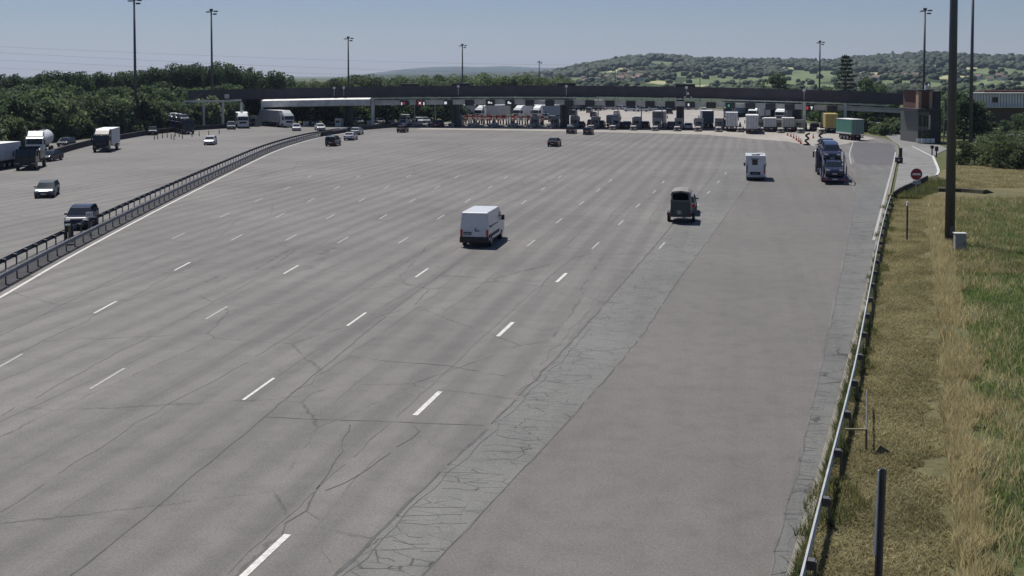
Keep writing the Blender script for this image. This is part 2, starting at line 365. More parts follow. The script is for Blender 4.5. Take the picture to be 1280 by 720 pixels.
# crack sealing lines and open cracks that can be followed across the lanes
M_CRACK = mat('crack filler', (.075, .072, .071), .8, 0, .25, 2); M_CRACKL = mat('faint crack', (.12, .115, .112), .8, 0, .2, 2)
ck = MB(); crnd = random.Random(11)
def crack(px, wd, jit=.12, mi=0, step=.7):
    path = smoothpath([P(*p) for p in px], step); q = []
    for i, p in enumerate(path):
        k = noise.noise(Vector((p.x * .6, p.y * .6, 3))) * jit * 2 + noise.noise(Vector((p.x * 2.3, p.y * 2.3, 9))) * jit
        q.append(p + Vector((k, k * .5, 0)))
    for i in range(len(q) - 1):
        if crnd.random() < .05: continue
        stripe(ck, q[i], q[i + 1] + (q[i + 1] - q[i]) * .08, wd * .62 * (.45 + .9 * abs(noise.noise(q[i] * .9))), .009 + (i % 2) * .0006, mi)
crack([(330, 805), (420, 719), (530, 611), (640, 504), (735, 404), (800, 329), (838, 284), (872, 244), (898, 212)], .22, .06)
crack([(345, 805), (432, 719), (540, 614), (648, 506), (740, 408)], .07, .12)
crack([(440, 805), (527, 720), (621, 622), (723, 512), (801, 421), (847, 352), (886, 300), (916, 258), (941, 222), (958, 192)], .11, .05)
crack([(941, 805), (963, 720), (1008, 545), (1039, 402), (1063, 285), (1069, 240)], .07, .05)
crack([(90, 719), (210, 622), (330, 522), (430, 438), (530, 358), (640, 280), (742, 212), (800, 172)], .10, .05)
crack([(280, 719), (420, 590), (540, 480), (640, 388), (720, 318), (800, 246), (850, 205), (872, 175)], .09, .07, 1)
crack([(330, 521), (420, 525), (520, 528), (600, 532)], .07, .1)
crack([(344, 514), (352, 500), (400, 470), (440, 440), (520, 385), (600, 322), (660, 280)], .07, .2, 1)
crack([(442, 530), (432, 555), (408, 588), (402, 610), (368, 645), (350, 672)], .12, .22)
crack([(520, 532), (512, 548), (470, 580), (430, 605), (402, 615)], .09, .2)
crack([(430, 445), (490, 452), (540, 455), (600, 465), (650, 472)], .07, .14)
crack([(372, 640), (400, 660), (395, 690), (410, 705)], .06, .2, 1)
crack([(640, 505), (690, 440), (730, 395), (750, 360)], .05, .2, 1)
crack([(560, 362), (610, 365), (650, 368)], .06, .1, 1)
for (x0, x1, dx) in ((20, 330, 0), (-200, 200, 0)): pass
for a in ([(0, 640), (180, 525), (330, 440), (460, 358), (560, 295), (650, 240), (710, 205)], [(0, 520), (150, 440), (290, 365), (400, 305), (500, 252), (590, 205)], [(-40, 470), (120, 395), (250, 325), (350, 270), (440, 225), (500, 195)], [(0, 420), (120, 360), (240, 300), (330, 252)], [(560, 720 * .44), (650, 262), (720, 215), (762, 186), (790, 167)], [(690, 300), (770, 233), (812, 192), (830, 168)], [(750, 300), (840, 222), (858, 190), (866, 169)], [(895, 262), (925, 215), (930, 190), (912, 168)]): crack(a, .1, .14, 1, 1.0)
for k in range(40):   # transverse cracks in the two cracked strips
    y = 720 - 11 * k if k < 20 else 500 - 11 * (k - 20)
    if y < 275: break
    f = lambda pl, y: next((a[0] + (b[0] - a[0]) * (a[1] - y) / (a[1] - b[1]) for a, b in zip(pl, pl[1:]) if a[1] >= y >= b[1]), None)
    l = f([(330, 805), (420, 720), (530, 612), (640, 505), (735, 405), (800, 330), (838, 285), (872, 245)], y); r = f([(440, 805), (526, 720), (620, 622), (722, 512), (800, 421), (846, 352), (885, 300), (915, 258)], y)
    a0 = crnd.uniform(0, .4); a1 = crnd.uniform(.6, 1)
    crack([(l + (r - l) * a0, y), (l + (r - l) * (a0 + a1) / 2, y + crnd.uniform(0, 4)), (l + (r - l) * a1, y + crnd.uniform(1, 7))], .05, .3, k % 3 == 0, .3)
    if k % 2: 
        y2 = y + crnd.uniform(-5, 5); l = f([(938, 805), (962, 720), (1007, 545), (1038, 402), (1062, 285), (1069, 240)], y2); r = f(kerb_px, y2)
        if l and r: crack([(l + 1, y2), ((l + r) / 2, y2 + 1), (l + (r - l) * crnd.uniform(.6, .95), y2 + 2)], .06, .1, 0, .4)
for k in range(44):   # block cracks across the shoulder strip
    y2 = 716 - k * (14 - .11 * k)
    l = f([(938, 805), (962, 720), (1007, 545), (1038, 402), (1062, 285), (1069, 240)], y2); r = f(kerb_px, y2)
    if l and r and y2 > 262:
        a0 = crnd.choice([0, 0, .3]); crack([(l + (r - l) * a0, y2), ((l + r) / 2, y2 + crnd.uniform(-1, 1)), (l + (r - l) * crnd.uniform(.6, 1), y2 + crnd.uniform(-2, 2))], .06, .06, k % 3 == 1, .35)
crack([(960, 812), (985, 700), (1012, 590), (1040, 470), (1060, 370), (1076, 290)], .05, .16, 1, .5)
tag(ck.build('road_cracks', [M_CRACK, M_CRACKL]), kind='structure')

# verge
vb = offset(kerb, .24)
mown = [p for p in vb if p.y < 113] + [P(1118, 245), P(1170, 222), P(1300, 212), P(1420, 225)] + [Vector((140, 60, 0)), Vector((140, 10, 0)), Vector((vb[0].x, 10, 0))]
sheet('grass_verge_ground', mown, .06, M_MOWN)
fe = [(1246, 800), (1226, 720), (1216, 620), (1206, 520), (1199, 440), (1196, 360), (1200, 320), (1216, 262)]
sheet('meadow_ground', [P(*p) for p in fe] + [P(1300, 246), P(1400, 260), Vector((138, 58, 0)), Vector((138, 12, 0)), Vector((14, 12, 0))], .066, M_FIELD)
sheet('stubble_ground', [P(1165, 232), P(1240, 238), P(1320, 246), P(1420, 240), P(1400, 205), P(1290, 207), P(1196, 208), P(1176, 214)], .072, M_STRAW)
bank = MB(); bank.sweep(smoothpath([P(1115, 247), P(1128, 240), P(1146, 232), P(1160, 225), P(1170, 222)], .8), [(-.5, 0), (-.1, .3), (.3, .28), (.9, .05), (.9, 0)])
bank.sweep(smoothpath([P(1172, 240), P(1200, 240.5), P(1222, 242), P(1238, 243.5)], .8), [(.5, .0), (.35, .42), (-.3, .45), (-1.6, .08), (-1.6, 0)])
tag(bank.build('earth_bank_terrain', mat('dark soil', (.06, .052, .03), .95, 0, .4, 1.5)), kind='structure')
# ------------------------------------------------------------------ far land: hills, woods, houses
def interp(tab, x):
    if x <= tab[0][0]: return tab[0][1]
    for (a, b), (c, d) in zip(tab, tab[1:]):
        if x <= c: t = (x - a) / (c - a); t = t * t * (3 - 2 * t) if False else t; return b + (d - b) * t
    return tab[-1][1]
SKYL = [(560, 101), (640, 97), (690, 92), (720, 86), (750, 80), (785, 74.5), (815, 71.5), (850, 73.5), (900, 77), (950, 78), (1000, 78), (1050, 76), (1090, 73.5), (1120, 71), (1155, 68.5), (1190, 70), (1230, 73), (1280, 72.5), (1340, 70), (1500, 74), (1800, 85)]
ZN, ZPK = 520.0, 2600.0
def hill_h(xp, Z):
    e = 95 - interp(SKYL, xp); t = (Z - ZN) / (ZPK - ZN)
    if t <= 0: return -.2
    if t <= 1:
        ev = -31.6 + (e + 31.6) * t ** .72; h = 12 + ev * Z / F
        h += (noise.noise(Vector((xp * .011, t * 3, 1))) * 9 + noise.noise(Vector((xp * .03, t * 7, 4))) * 4) * t * (1 - t) * 2
    else:
        h = (12 + e * ZPK / F) * max(0, 1 - (t - 1) * 1.4)
    return max(h, -.2)
def hp(xp, Z): return Vector(((xp - 640) / F * Z, Z, hill_h(xp, Z)))
def seen(xp, y):
    """distance at which the hillside is seen at photo row y in column xp"""
    e = 95 - interp(SKYL, xp); ev = 95 - y; t = max(0, (ev + 31.6) / (e + 31.6)) ** (1 / .72); return ZN + t * (ZPK - ZN)
# land use: (centre x, row, half-width, half-height, class)   woods by default
FIELDS = [(945, 101.5, 92, 5.5, 'g'), (1010, 95, 36, 6.5, 'g'), (1090, 92.5, 24, 2.6, 'p'), (882, 82, 14, 2.0, 'p'), (940, 81.5, 14, 1.4, 'p'), (1262, 91, 44, 4.2, 'g'), (1275, 79, 22, 2.2, 'p'),
  (1255, 104, 40, 3, 'g'), (1140, 106, 60, 3.2, 'g'), (830, 80, 26, 3.2, 'g'), (795, 88, 30, 2.6, 'p'), (860, 92, 22, 2.2, 'g'), (760, 92, 30, 3, 'g'), (850, 104, 40, 2.2, 'p'), (1190, 97, 16, 2, 'p'),
  (1160, 82, 10, 1.8, 'g'), (700, 98, 30, 2.5, 'g'), (905, 88, 20, 1.6, 'g'), (1060, 84, 16, 1.4, 'g'), (1330, 85, 30, 4, 'g'), (1000, 106, 40, 3, 'g'), (1210, 88, 12, 2, 'p'), (985, 86, 14, 1.2, 'p')]
def landuse(xp, Z):
    e = 95 - interp(SKYL, xp); t = min(1, max(0, (Z - ZN) / (ZPK - ZN))); y = 95 - (-31.6 + (e + 31.6) * t ** .72)
    wob = noise.noise(Vector((xp * .06, y * .25, 2)))
    for (cx, cy, hx, hy, k) in FIELDS:
        if abs(xp - cx + (y - cy) * 3) < hx * (1 + .15 * wob) and abs(y - cy - (xp - cx) * .03) < hy * (1 + .3 * wob): return k
    return 'w'
def landuse_y(xp, Z, dy):
    e = 95 - interp(SKYL, xp); t = min(1, max(0, (Z - ZN) / (ZPK - ZN))); y = 95 - (-31.6 + (e + 31.6) * t ** .72)
    return landuse(xp, seen(xp, y + dy))
COLS = {'g': (.125, .16, .08), 'p': (.33, .32, .18), 'w': (.04, .06, .028)}
nx, nz = 260, 120; xs = np.linspace(520, 1560, nx); zs = ZN + (ZPK * 1.5 - ZN) * np.linspace(0, 1, nz) ** 1.3
vs = [hp(x, z) for z in zs for x in xs]; fs = [(j * nx + i, j * nx + i + 1, (j + 1) * nx + i + 1, (j + 1) * nx + i) for j in range(nz - 1) for i in range(nx - 1)]
me = bpy.data.meshes.new('hillside'); me.from_pydata(vs, [], fs); me.polygons.foreach_set('use_smooth', [True] * len(fs))
ca = me.color_attributes.new('land', 'FLOAT_COLOR', 'POINT')
cc = []
for z in zs:
    for x in xs:
        c = COLS[landuse(x, z)]; k = 1 + .25 * noise.noise(Vector((x * .05, z * .004, 7))); cc += [c[0] * k, c[1] * k, c[2] * k, 1]
ca.data.foreach_set('color', cc)
m, t, b = nodes_of('hillside land'); at = N(t, 'ShaderNodeVertexColor', layer_name='land'); tc = t.nodes.new('ShaderNodeTexCoord')
n1 = N(t, 'ShaderNodeTexNoise', Scale=.06, Detail=6); t.links.new(tc.outputs['Object'], n1.inputs['Vector'])
t.links.new(mixc(t, at.outputs[0], ramp(t, n1.outputs[0], [(.3, .75), (.7, 1.25)]), 1, 'MULTIPLY'), b.inputs['Base Color']); b.inputs['Roughness'].default_value = .95; b.inputs['Specular IOR Level'].default_value = .1
me.materials.append(m); o = bpy.data.objects.new('hill_terrain', me); COL.objects.link(o); o['kind'] = 'structure'
# distant ridges
def ridge(name, tab, Zb, Zp, mt, seed):
    x0, x1 = tab[0][0], tab[-1][0]; xs = np.linspace(x0, x1, 160); vs = []; rows = 9
    for j in range(rows):
        s = j / 6; Z = Zb + (Zp - Zb) * s
        for x in xs:
            top = 12 + (95 - interp(tab, x)) * Zp / F; k = max(0, 1 - (s - 1) * 2) if s > 1 else s ** .9
            n = noise.noise(Vector((x * .03, s * 2, seed))) * .12 + noise.noise(Vector((x * .1, s * 4, seed))) * .04
            vs.append(((x - 640) / F * Z, Z, max(-2, top * k * (1 + n * (1 - abs(s - 1) * .3) * (s < 1)))))
    fs = [(j * 160 + i, j * 160 + i + 1, (j + 1) * 160 + i + 1, (j + 1) * 160 + i) for j in range(rows - 1) for i in range(159)]
    me = bpy.data.meshes.new(name); me.from_pydata(vs, [], fs); me.polygons.foreach_set('use_smooth', [True] * len(fs)); me.materials.append(mt)
    o = bpy.data.objects.new(name, me); COL.objects.link(o); o['kind'] = 'structure'
M_FARW = landmat('distant wooded hill', (.03, .045, .024), (.055, .07, .032), (.03, .04, .02), .002)
ridge('distant_hills', [(250, 108), (350, 103), (400, 99), (430, 95.5), (470, 91), (505, 86.5), (535, 84), (570, 83), (600, 84), (630, 82.5), (665, 84.5), (700, 85), (735, 88), (780, 91), (840, 96), (900, 105)], 5500, 11000, M_FARW, 3)
ridge('middle_hills', [(330, 106), (400, 101), (450, 95), (490, 92.5), (540, 93), (585, 91), (640, 92), (690, 93.5), (760, 98), (820, 106)], 2600, 5200, M_FARW, 8)
# woods: thousands of crowns as one mass
def ico(sub):
    bm = bmesh.new(); bmesh.ops.create_icosphere(bm, subdivisions=sub, radius=1); v = np.array([x.co[:] for x in bm.verts]); f = np.array([[q.index for q in x.verts] for x in bm.faces]); bm.free(); return v, f
def lumps(name, centers, radii, sub, mt, squash=1.0, kind='stuff', cat=None, label=None):
    v, f = ico(sub); n = len(centers); nv = len(v)
    jit = 1 + RNG.uniform(-.28, .28, (n, nv, 1)); V = v[None] * jit * np.asarray(radii)[:, None, :] + np.asarray(centers)[:, None, :]
    Fc = f[None] + (np.arange(n) * nv)[:, None, None]
    me = bpy.data.meshes.new(name); me.vertices.add(n * nv); me.vertices.foreach_set('co', V.reshape(-1).astype(np.float32))
    nf = n * len(f); me.loops.add(nf * 3); me.loops.foreach_set('vertex_index', Fc.reshape(-1).astype(np.int32)); me.polygons.add(nf)
    me.polygons.foreach_set('loop_start', np.arange(0, nf * 3, 3, dtype=np.int32)); me.polygons.foreach_set('loop_total', np.full(nf, 3, dtype=np.int32)); me.update(); me.validate()
    me.materials.append(mt); o = bpy.data.objects.new(name, me); COL.objects.link(o); tag(o, label, cat, None, kind); return o
def foliage(name, a, b_, sc=.35, orand=.35, tr=.36, tt=(1.4, 1.45, 1.0)):
    m, t, b = nodes_of(name); tc = t.nodes.new('ShaderNodeTexCoord'); g_ = t.nodes.new('ShaderNodeNewGeometry')
    n1 = N(t, 'ShaderNodeTexNoise', Scale=sc, Detail=4); t.links.new(tc.outputs['Object'], n1.inputs['Vector'])
    c = mixc(t, a, b_, ramp(t, n1.outputs[0], [(.35, 0), (.65, 1)]))
    oi = t.nodes.new('ShaderNodeObjectInfo'); c = mixc(t, c, ramp(t, oi.outputs['Random'], [(0, 1 - orand), (1, 1 + orand)]), 1, 'MULTIPLY')
    c = mixc(t, c, ramp(t, g_.outputs['Random Per Island'], [(0, .7), (1, 1.3)]), 1, 'MULTIPLY')
    t.links.new(c, b.inputs['Base Color']); b.inputs['Roughness'].default_value = .7; b.inputs['Specular IOR Level'].default_value = .25
    tl = t.nodes.new('ShaderNodeBsdfTranslucent'); t.links.new(mixc(t, c, tt, 1, 'MULTIPLY'), tl.inputs['Color'])
    ms = t.nodes.new('ShaderNodeMixShader'); ms.inputs[0].default_value = tr; t.links.new(b.outputs[0], ms.inputs[1]); t.links.new(tl.outputs[0], ms.inputs[2]); t.links.new(ms.outputs[0], t.nodes['Material Output'].inputs['Surface'])
    return m
M_WOOD = foliage('hill wood leaves', (.024, .042, .022), (.046, .070, .033), .02, 0, .15)
C, Rr = [], []
tries = 0
while len(C) < 6000 and tries < 60000:
    tries += 1; xp = random.uniform(640, 1420); tt = random.random() ** .8; Z = ZN + (ZPK - ZN) * (.03 + tt * 1.02)
    k = landuse(xp, Z)
    dens = noise.noise(Vector((xp * .02, Z * .0022, 5)))
    if k != 'w':
        if random.random() > .035: continue
    elif any(landuse_y(xp, Z, dy) != 'w' for dy in (-2, -4)) and random.random() < .8: continue
    elif dens < (.06 if Z < 1700 else -.25) and random.random() < .88: continue
    p = hp(xp, Z); r = random.uniform(2.3, 4.4) * (.85 if Z < 1200 else 1 if Z < 1700 else 1.35) * (1.0 if Z < 1400 else 1.25); C.append((p.x, p.y, p.z + r * .55)); Rr.append((r * random.uniform(.9, 1.35), r, r * random.uniform(.8, 1.2)))
lumps('hillside_woods', C, Rr, 2, M_WOOD, label='dark woods and hedgerows covering the distant hillside', cat='woods')
# village houses
M_WALLH = mat('house render', (.70, .66, .6), .85, 0, .1, .5); M_ROOFH = mat('house roof tile', (.15, .105, .085), .85, 0, .15, .8)
hm = MB(); hm.box((0, 0, 2.4), (11, 8, 5.4)); hr = MB(); hr.prism([(-4.6, 4.95), (4.6, 4.95), (0, 8)], 6)
house = thing('village_house', 'small pale house with tiled roof among the trees of the far hillside', 'house', (0, 0, 0), 0, 'village houses on the hillside')
hm.build('wall', M_WALLH, house); hr.build('roof', M_ROOFH, house)
spots = []
for (cx, cy, sx, sy, n) in ((785, 96, 40, 6, 14), (830, 84, 30, 6, 8), (760, 101, 35, 4, 7), (1130, 106, 45, 4, 12), (1080, 108, 25, 3, 6), (885, 84, 16, 3, 4), (1120, 84, 14, 3, 3), (1245, 100, 30, 6, 5), (940, 84, 20, 2, 3)):
    for _ in range(n):
        x = random.gauss(cx, sx * .6); y = random.gauss(cy, sy * .5); spots.append((x, max(1250, seen(x, y))))
for i, (x, Z) in enumerate(spots):
    p = hp(x, Z); p.z -= .3
    if i == 0: house.location = p; house.rotation_euler = (0, 0, .4)
    else: dup(house, p, random.uniform(-1.2, 1.2), None, None, random.uniform(.6, .95))
tw = thing('church_tower', 'pale stone tower standing on the wooded hilltop', 'tower', hp(1115, seen(1115, 78)), .2)
q = MB(); q.box((0, 0, 9), (6, 6, 20)); q.build('wall', M_WALLH, tw); q = MB(); q.cyl((0, 0, 18.9), (0, 0, 25), 4.4, .2, 4); q.build('roof', M_ROOFH, tw)

# ------------------------------------------------------------------ haze
hz = MB(); hz.box((0, 6200, 119), (26000, 14500, 242)); ho = hz.build('haze', None or mat('haze', (.8, .85, .95)))
mh = bpy.data.materials.new('pale haze'); mh.use_nodes = True; th = mh.node_tree; th.nodes.remove(th.nodes['Principled BSDF'])
vol = th.nodes.new('ShaderNodeVolumePrincipled'); vol.inputs['Color'].default_value = (.62, .76, 1.0, 1); vol.inputs['Density'].default_value = 6.5e-5; vol.inputs['Anisotropy'].default_value = .2
th.links.new(vol.outputs[0], th.nodes['Material Output'].inputs['Volume']); ho.data.materials.clear(); ho.data.materials.append(mh); tag(ho, kind='stuff')

# ------------------------------------------------------------------ trees
BARK = mat('bark', (.09, .075, .055), .9, 0, .3, 3)
M_LEAF = foliage('broad leaves', (.046, .076, .046), (.085, .122, .068)); M_LEAFL = foliage('light leaves', (.09, .125, .074), (.14, .175, .105)); M_POP = foliage('poplar leaves', (.040, .070, .042), (.068, .104, .06), .35, .25); M_CON = foliage('dark needles', (.018, .030, .016), (.03, .045, .022)); M_SHR = foliage('shrub leaves', (.075, .10, .055), (.14, .16, .095))
def leafmesh(name, clumps, per, size, mt, rng):
    """leaf faces spread through ellipsoid clumps: (centre, radii)"""
    out = []
    for c, r in clumps:
        d = rng.normal(size=(per, 3)); d /= np.linalg.norm(d, axis=1)[:, None]; rad = rng.uniform(.55, 1.05, (per, 1)) ** .6
        out.append(np.asarray(c) + d * rad * np.asarray(r))
    p = np.concatenate(out); n = len(p); a = rng.normal(size=(n, 3)); a /= np.linalg.norm(a, axis=1)[:, None]; b_ = np.cross(a, rng.normal(size=(n, 3))); b_ /= np.linalg.norm(b_, axis=1)[:, None]
    s = size * rng.uniform(.55, 1.3, (n, 1)); V = np.stack([p - a * s, p + b_ * s * .55, p + a * s, p - b_ * s * .55], 1).reshape(-1, 3)
    me = bpy.data.meshes.new(name); me.from_pydata(V.tolist(), [], np.arange(n * 4).reshape(-1, 4).tolist()); me.materials.append(mt); return me
def make_tree(name, label, group, kind, h, wd, mt, seed, cat='tree'):
    rng = np.random.default_rng(seed); root = thing(name, label, cat, (0, 0, 0), 0, group); cl = []; tk = MB()
    if kind == 'round':
        tk.tube([(0, 0, -.2), (.1, 0, h * .2), (0, .15, h * .5), (.1, 0, h * .82)], [h * .028, h * .022, h * .014, .05], 7)
        for i in range(26):
            z = rng.uniform(.16, .95); rr = wd / 2 * math.sin(math.pi * min(1, (z * .86 + .1))) ** .75 * rng.uniform(.25, .95); an = rng.uniform(0, 6.28); k = rng.uniform(.10, .19) * h
            c = (math.cos(an) * rr, math.sin(an) * rr, z * h * .95); cl.append((c, (k * 1.15, k * 1.15, k * .8)))
            if i % 3 == 0: tk.tube([(0, 0, min(c[2] * .7, h * .6)), (c[0] * .5, c[1] * .5, c[2] * .88), c], [h * .009, h * .006, .03], 5)
        per, sz = 75, .42
    elif kind == 'poplar':
        tk.tube([(0, 0, -.2), (.1, 0, h * .4), (0, .1, h * .9)], [h * .018, h * .012, .05], 7)
        for i in range(24):
            z = .26 + .74 * i / 24; rr = wd / 2 * (math.sin(math.pi * min(1, .18 + .8 * (z - .2))) ** .7) * .5; an = rng.uniform(0, 6.28)
            c = (math.cos(an) * rr, math.sin(an) * rr, z * h * .96); k = wd * .26 * rng.uniform(.8, 1.2) * (1.15 - .6 * max(0, z - .6)); cl.append((c, (k, k, k * 1.25)))
            if i % 3 == 0: tk.tube([(0, 0, c[2] * .88), c], [.06, .02], 5)
        per, sz = 62, .36
    elif kind == 'conifer':
        tk.tube([(0, 0, -.2), (0, 0, h * .5), (.1, 0, h * .99)], [h * .022, h * .014, .04], 7)
        for i in range(13):
            z = .2 + .78 * i / 13; L = wd / 2 * (1.06 - z) ** .7 * rng.uniform(.75, 1.15)
            for j in range(6):
                an = j * 1.047 + i * .5 + rng.uniform(-.3, .3); L2 = L * rng.uniform(.7, 1.15)
                e = (math.cos(an) * L2, math.sin(an) * L2, z * h - L2 * .12 + .5); tk.tube([(0, 0, z * h), e], [.08, .02], 4)
                for q in (.45, .8, 1): cl.append(((e[0] * q, e[1] * q, z * h + (e[2] - z * h) * q), (L2 * .24, L2 * .24, h * .022)))
        per, sz = 13, .3
    else:  # shrub
        tk.tube([(0, 0, -.1), (.05, .05, h * .6)], [.09, .03], 5)
        for i in range(24):
            an = rng.uniform(0, 6.28); rr = wd / 2 * rng.uniform(.1, .85); z = rng.uniform(.12, 1) * (1 - .35 * (rr / (wd / 2)) ** 2); k = rng.uniform(.12, .2) * h
            c = (math.cos(an) * rr, math.sin(an) * rr, z * h * .88); cl.append((c, (k * 1.3, k * 1.3, k)))
            if i % 4 == 0: tk.tube([(0, 0, .05), (c[0] * .6, c[1] * .6, c[2] * .8)], [.05, .02], 4)
        per, sz = 85, .2
    tk.build('trunk' if kind != 'shrub' else 'stem', BARK, root)
    cr = bpy.data.objects.new('crown', leafmesh('crown', cl, per, sz, mt, rng)); COL.objects.link(cr); cr.parent = root
    return root
def plant(protos, spots, group=None):
    """spots: (x, y, scale) ; the first use moves the prototype itself"""
    for i, (x, y, s) in enumerate(spots):
        pr = protos[i % len(protos)]; rz = random.uniform(0, 6.28); sc = (s * random.uniform(.9, 1.12), s * random.uniform(.9, 1.12), s * random.uniform(.93, 1.07))
        if not pr.get('_used'): pr['_used'] = 1; pr.location = (x, y, -.06); pr.rotation_euler = (0, 0, rz); pr.scale = sc
        else: dup(pr, (x, y, -.06), rz, None, None, sc)
# poplar plantation to the west: regular rows
pops = [make_tree('poplar_tree', 'tall slim poplar in the dense plantation rows behind the bushy roadside wood', 'poplars of the plantation', 'poplar', 15, 5.2, M_POP, s) for s in (1, 2, 3)]
sp = []
for r in range(3):
    for i in range(34):
        xp = -30 + i * 11.6 + r * 4; Z = 292 + r * 9 + xp * .12
        top = interp([(-40, 97), (0, 95), (60, 94), (110, 91.5), (170, 88), (215, 83), (250, 81.5), (285, 83.5), (310, 89), (345, 92), (380, 100)], xp)
        p = PD(xp, 90, Z); hgt = 12 + (95 - top) * Z / F
        sp.append((p.x, p.y, hgt / 15 * random.uniform(.93, 1.03)))
plant(pops, sp)
rnd = [make_tree('broadleaf_tree', 'bushy dark green broadleaf tree at the edge of the roadside wood', 'broadleaf trees along the west edge', 'round', 10, 9, M_LEAF, s) for s in (11, 12, 13, 14)]
lrnd = [make_tree('willow_tree', 'paler grey green bushy tree in the front row of the roadside wood', 'pale trees of the west edge', 'round', 8, 8, M_LEAFL, s) for s in (21, 22)]
sp = []; sl_ = []
for i in range(36):
    xp = -25 + i * 9.2; base = interp([(-30, 186), (0, 182), (60, 176), (120, 170), (200, 164), (300, 158)], xp); p = P(xp, base - 1 - random.uniform(0, 1.0)); top = random.uniform(112, 128) if xp < 200 else random.uniform(120, 134)
    hgt = 12 - (top - 95) * p.y / F
    (sl_ if i % 2 else sp).append((p.x, p.y, hgt / (8 if i % 2 else 10)))
for i in range(30):
    xp = -20 + i * 11; p = PD(xp, 100, 262 + (i % 3) * 6 + xp * .1); top = random.uniform(102, 112); sp.append((p.x, p.y, (12 - (top - 95) * p.y / F) / 10))
plant(rnd, sp); plant(lrnd, sl_)
hedge_sh = [make_tree('roadside_bush', 'rounded olive green bush beside the west carriageway', 'bushes along the west carriageway', 'shrub', 3.2, 4.2, M_SHR, s, 'bush') for s in (31, 32)]
sp = []
for i in range(26):
    xp = -20 + i * 8.6; base = interp([(-30, 190), (0, 184), (60, 177), (118, 171.5), (190, 165)], xp); p = P(xp, base - 1); sp.append((p.x, p.y, random.uniform(.8, 1.35) * (1.5 if xp < 32 else 1)))
plant(hedge_sh, sp)
# belt of trees beyond the toll
belt = [make_tree('belt_tree', 'mid green tree in the belt rising just above the dark canopy roof', 'trees in the belt beyond the canopy', 'round', 12, 10, M_LEAFL, s) for s in (41, 42, 43)] + [make_tree('belt_tree', 'mid green tree in the belt rising just above the dark canopy roof', 'trees in the belt beyond the canopy', 'round', 12, 9, M_LEAF, 44)]
sp = []
for i in range(58):
    xp = 352 + i * 6.3 + random.uniform(-3, 3); Z = random.uniform(440, 520); top = interp([(350, 100), (400, 101), (440, 94), (480, 95), (520, 96), (560, 94), (640, 93), (700, 96), (760, 101)], xp) + random.uniform(-1.2, 2.5)
    p = PD(xp, 95, Z); sp.append((p.x, p.y, (12 + (95 - top) * Z / F) / 12))
plant(belt, sp)
shade = [make_tree('backdrop_tree', 'dark tree seen through the opening under the toll canopy', 'trees seen under the canopy', 'round', 9, 9, M_LEAF, s) for s in (51, 52)]
sp = []
for i in range(56):
    xp = 318 + i * 6.7; p = P(xp, interp([(318, 155.5), (470, 155), (560, 151.5), (600, 146), (640, 142), (700, 136)], xp) - .5 - (i % 3) * .7); sp.append((p.x, p.y, (12 - (random.uniform(116, 124) - 95) * p.y / F) / 9))
for i in range(30):
    xp = 905 + i * 7.4; p = P(xp, interp([(905, 135), (960, 141), (1030, 153), (1060, 158), (1100, 160), (1140, 160)], xp)); sp.append((p.x, p.y, (12 - (random.uniform(119, 127) - 95) * p.y / F) / 9))
plant(shade, sp)
c1 = make_tree('conifer_tree', 'tall dark conifer standing above the canopy roof near the mast', 'x', 'conifer', 19, 9, M_CON, 61); del c1['group']
p = PD(1057, 95, 335); c1.location = (p.x, p.y, 0)
c2 = make_tree('lone_tree', 'single dark rounded tree in front of the pale green hillside field', 'x', 'round', 13.4, 8.6, M_LEAF, 62); del c2['group']
p = PD(970, 95, 335); c2.location = (p.x, p.y, 0)
for i, (x, top, Z, lb) in enumerate(((1085, 97, 330, 'bushy tree just east of the tall conifer'), (1098, 103, 350, 'lower bushy tree between conifer and brick topped tower'), (1035, 108, 330, 'small tree west of the tall conifer above the canopy'))):
    c3 = dup(rnd[i % 2], (0, 0, 0), i, lb); c3.pop('group', None) if hasattr(c3, 'pop') else None
    if 'group' in c3: del c3['group']
    p = PD(x, 95, Z); c3.location = (p.x, p.y, 0); s = (12 + (95 - top) * Z / F) / 10; c3.scale = (s * .9, s * .9, s)
hr_ = [make_tree('hedgerow_bush', 'low dark bush along the fence line behind the canopy roof', 'bushes along the far fence line', 'shrub', 3.2, 4, M_LEAF, 66, 'bush')]
sp = []
for i in range(22):
    x = 930 + i * 3.2; p = PD(x, 95, 330); sp.append((p.x, p.y, (12 - (108 - 95 + random.uniform(-1, 2)) * 330 / F) / 3.0))
plant(hr_, [(a, b, c * .92) for a, b, c in sp])
# east side trees and shrubs
est = [make_tree('yard_tree', 'tall dense green tree between the control building and warehouse', 'dense trees by the warehouse', 'round', 10, 8, M_LEAF, s) for s in (71, 72, 73)]
sp = []
for (x, top, base) in ((1192, 112, 172), (1205, 122, 176), (1216, 128, 176), (1228, 140, 173), (1240, 150, 172), (1255, 148, 170), (1272, 142, 172), (1290, 132, 176), (1310, 136, 180), (1180, 128, 170)):
    p = P(x, base); sp.append((p.x, p.y, (12 - (top - 95) * p.y / F) / 10))
plant(est, sp)
shr = [make_tree('rounded_shrub', 'large rounded grey green shrub in the mass above the stubble field', 'large shrubs above the stubble field', 'shrub', 4.6, 6, M_SHR, s, 'shrub') for s in (81, 82, 83)] 
sp = []
for (x, base, top) in ((1203, 205, 176), (1218, 206, 179), (1233, 207, 172), (1250, 209, 168), (1268, 211, 172), (1286, 212, 165), (1305, 213, 166), (1212, 199, 178), (1228, 196, 168), (1245, 198, 163), (1262, 200, 165), (1280, 200, 162), (1300, 202, 160), (1212, 190, 182), (1330, 208, 165)):
    p = P(x, base); sp.append((p.x, p.y, (12 - (top - 95) * p.y / F) / 4.6))
plant(shr, sp)
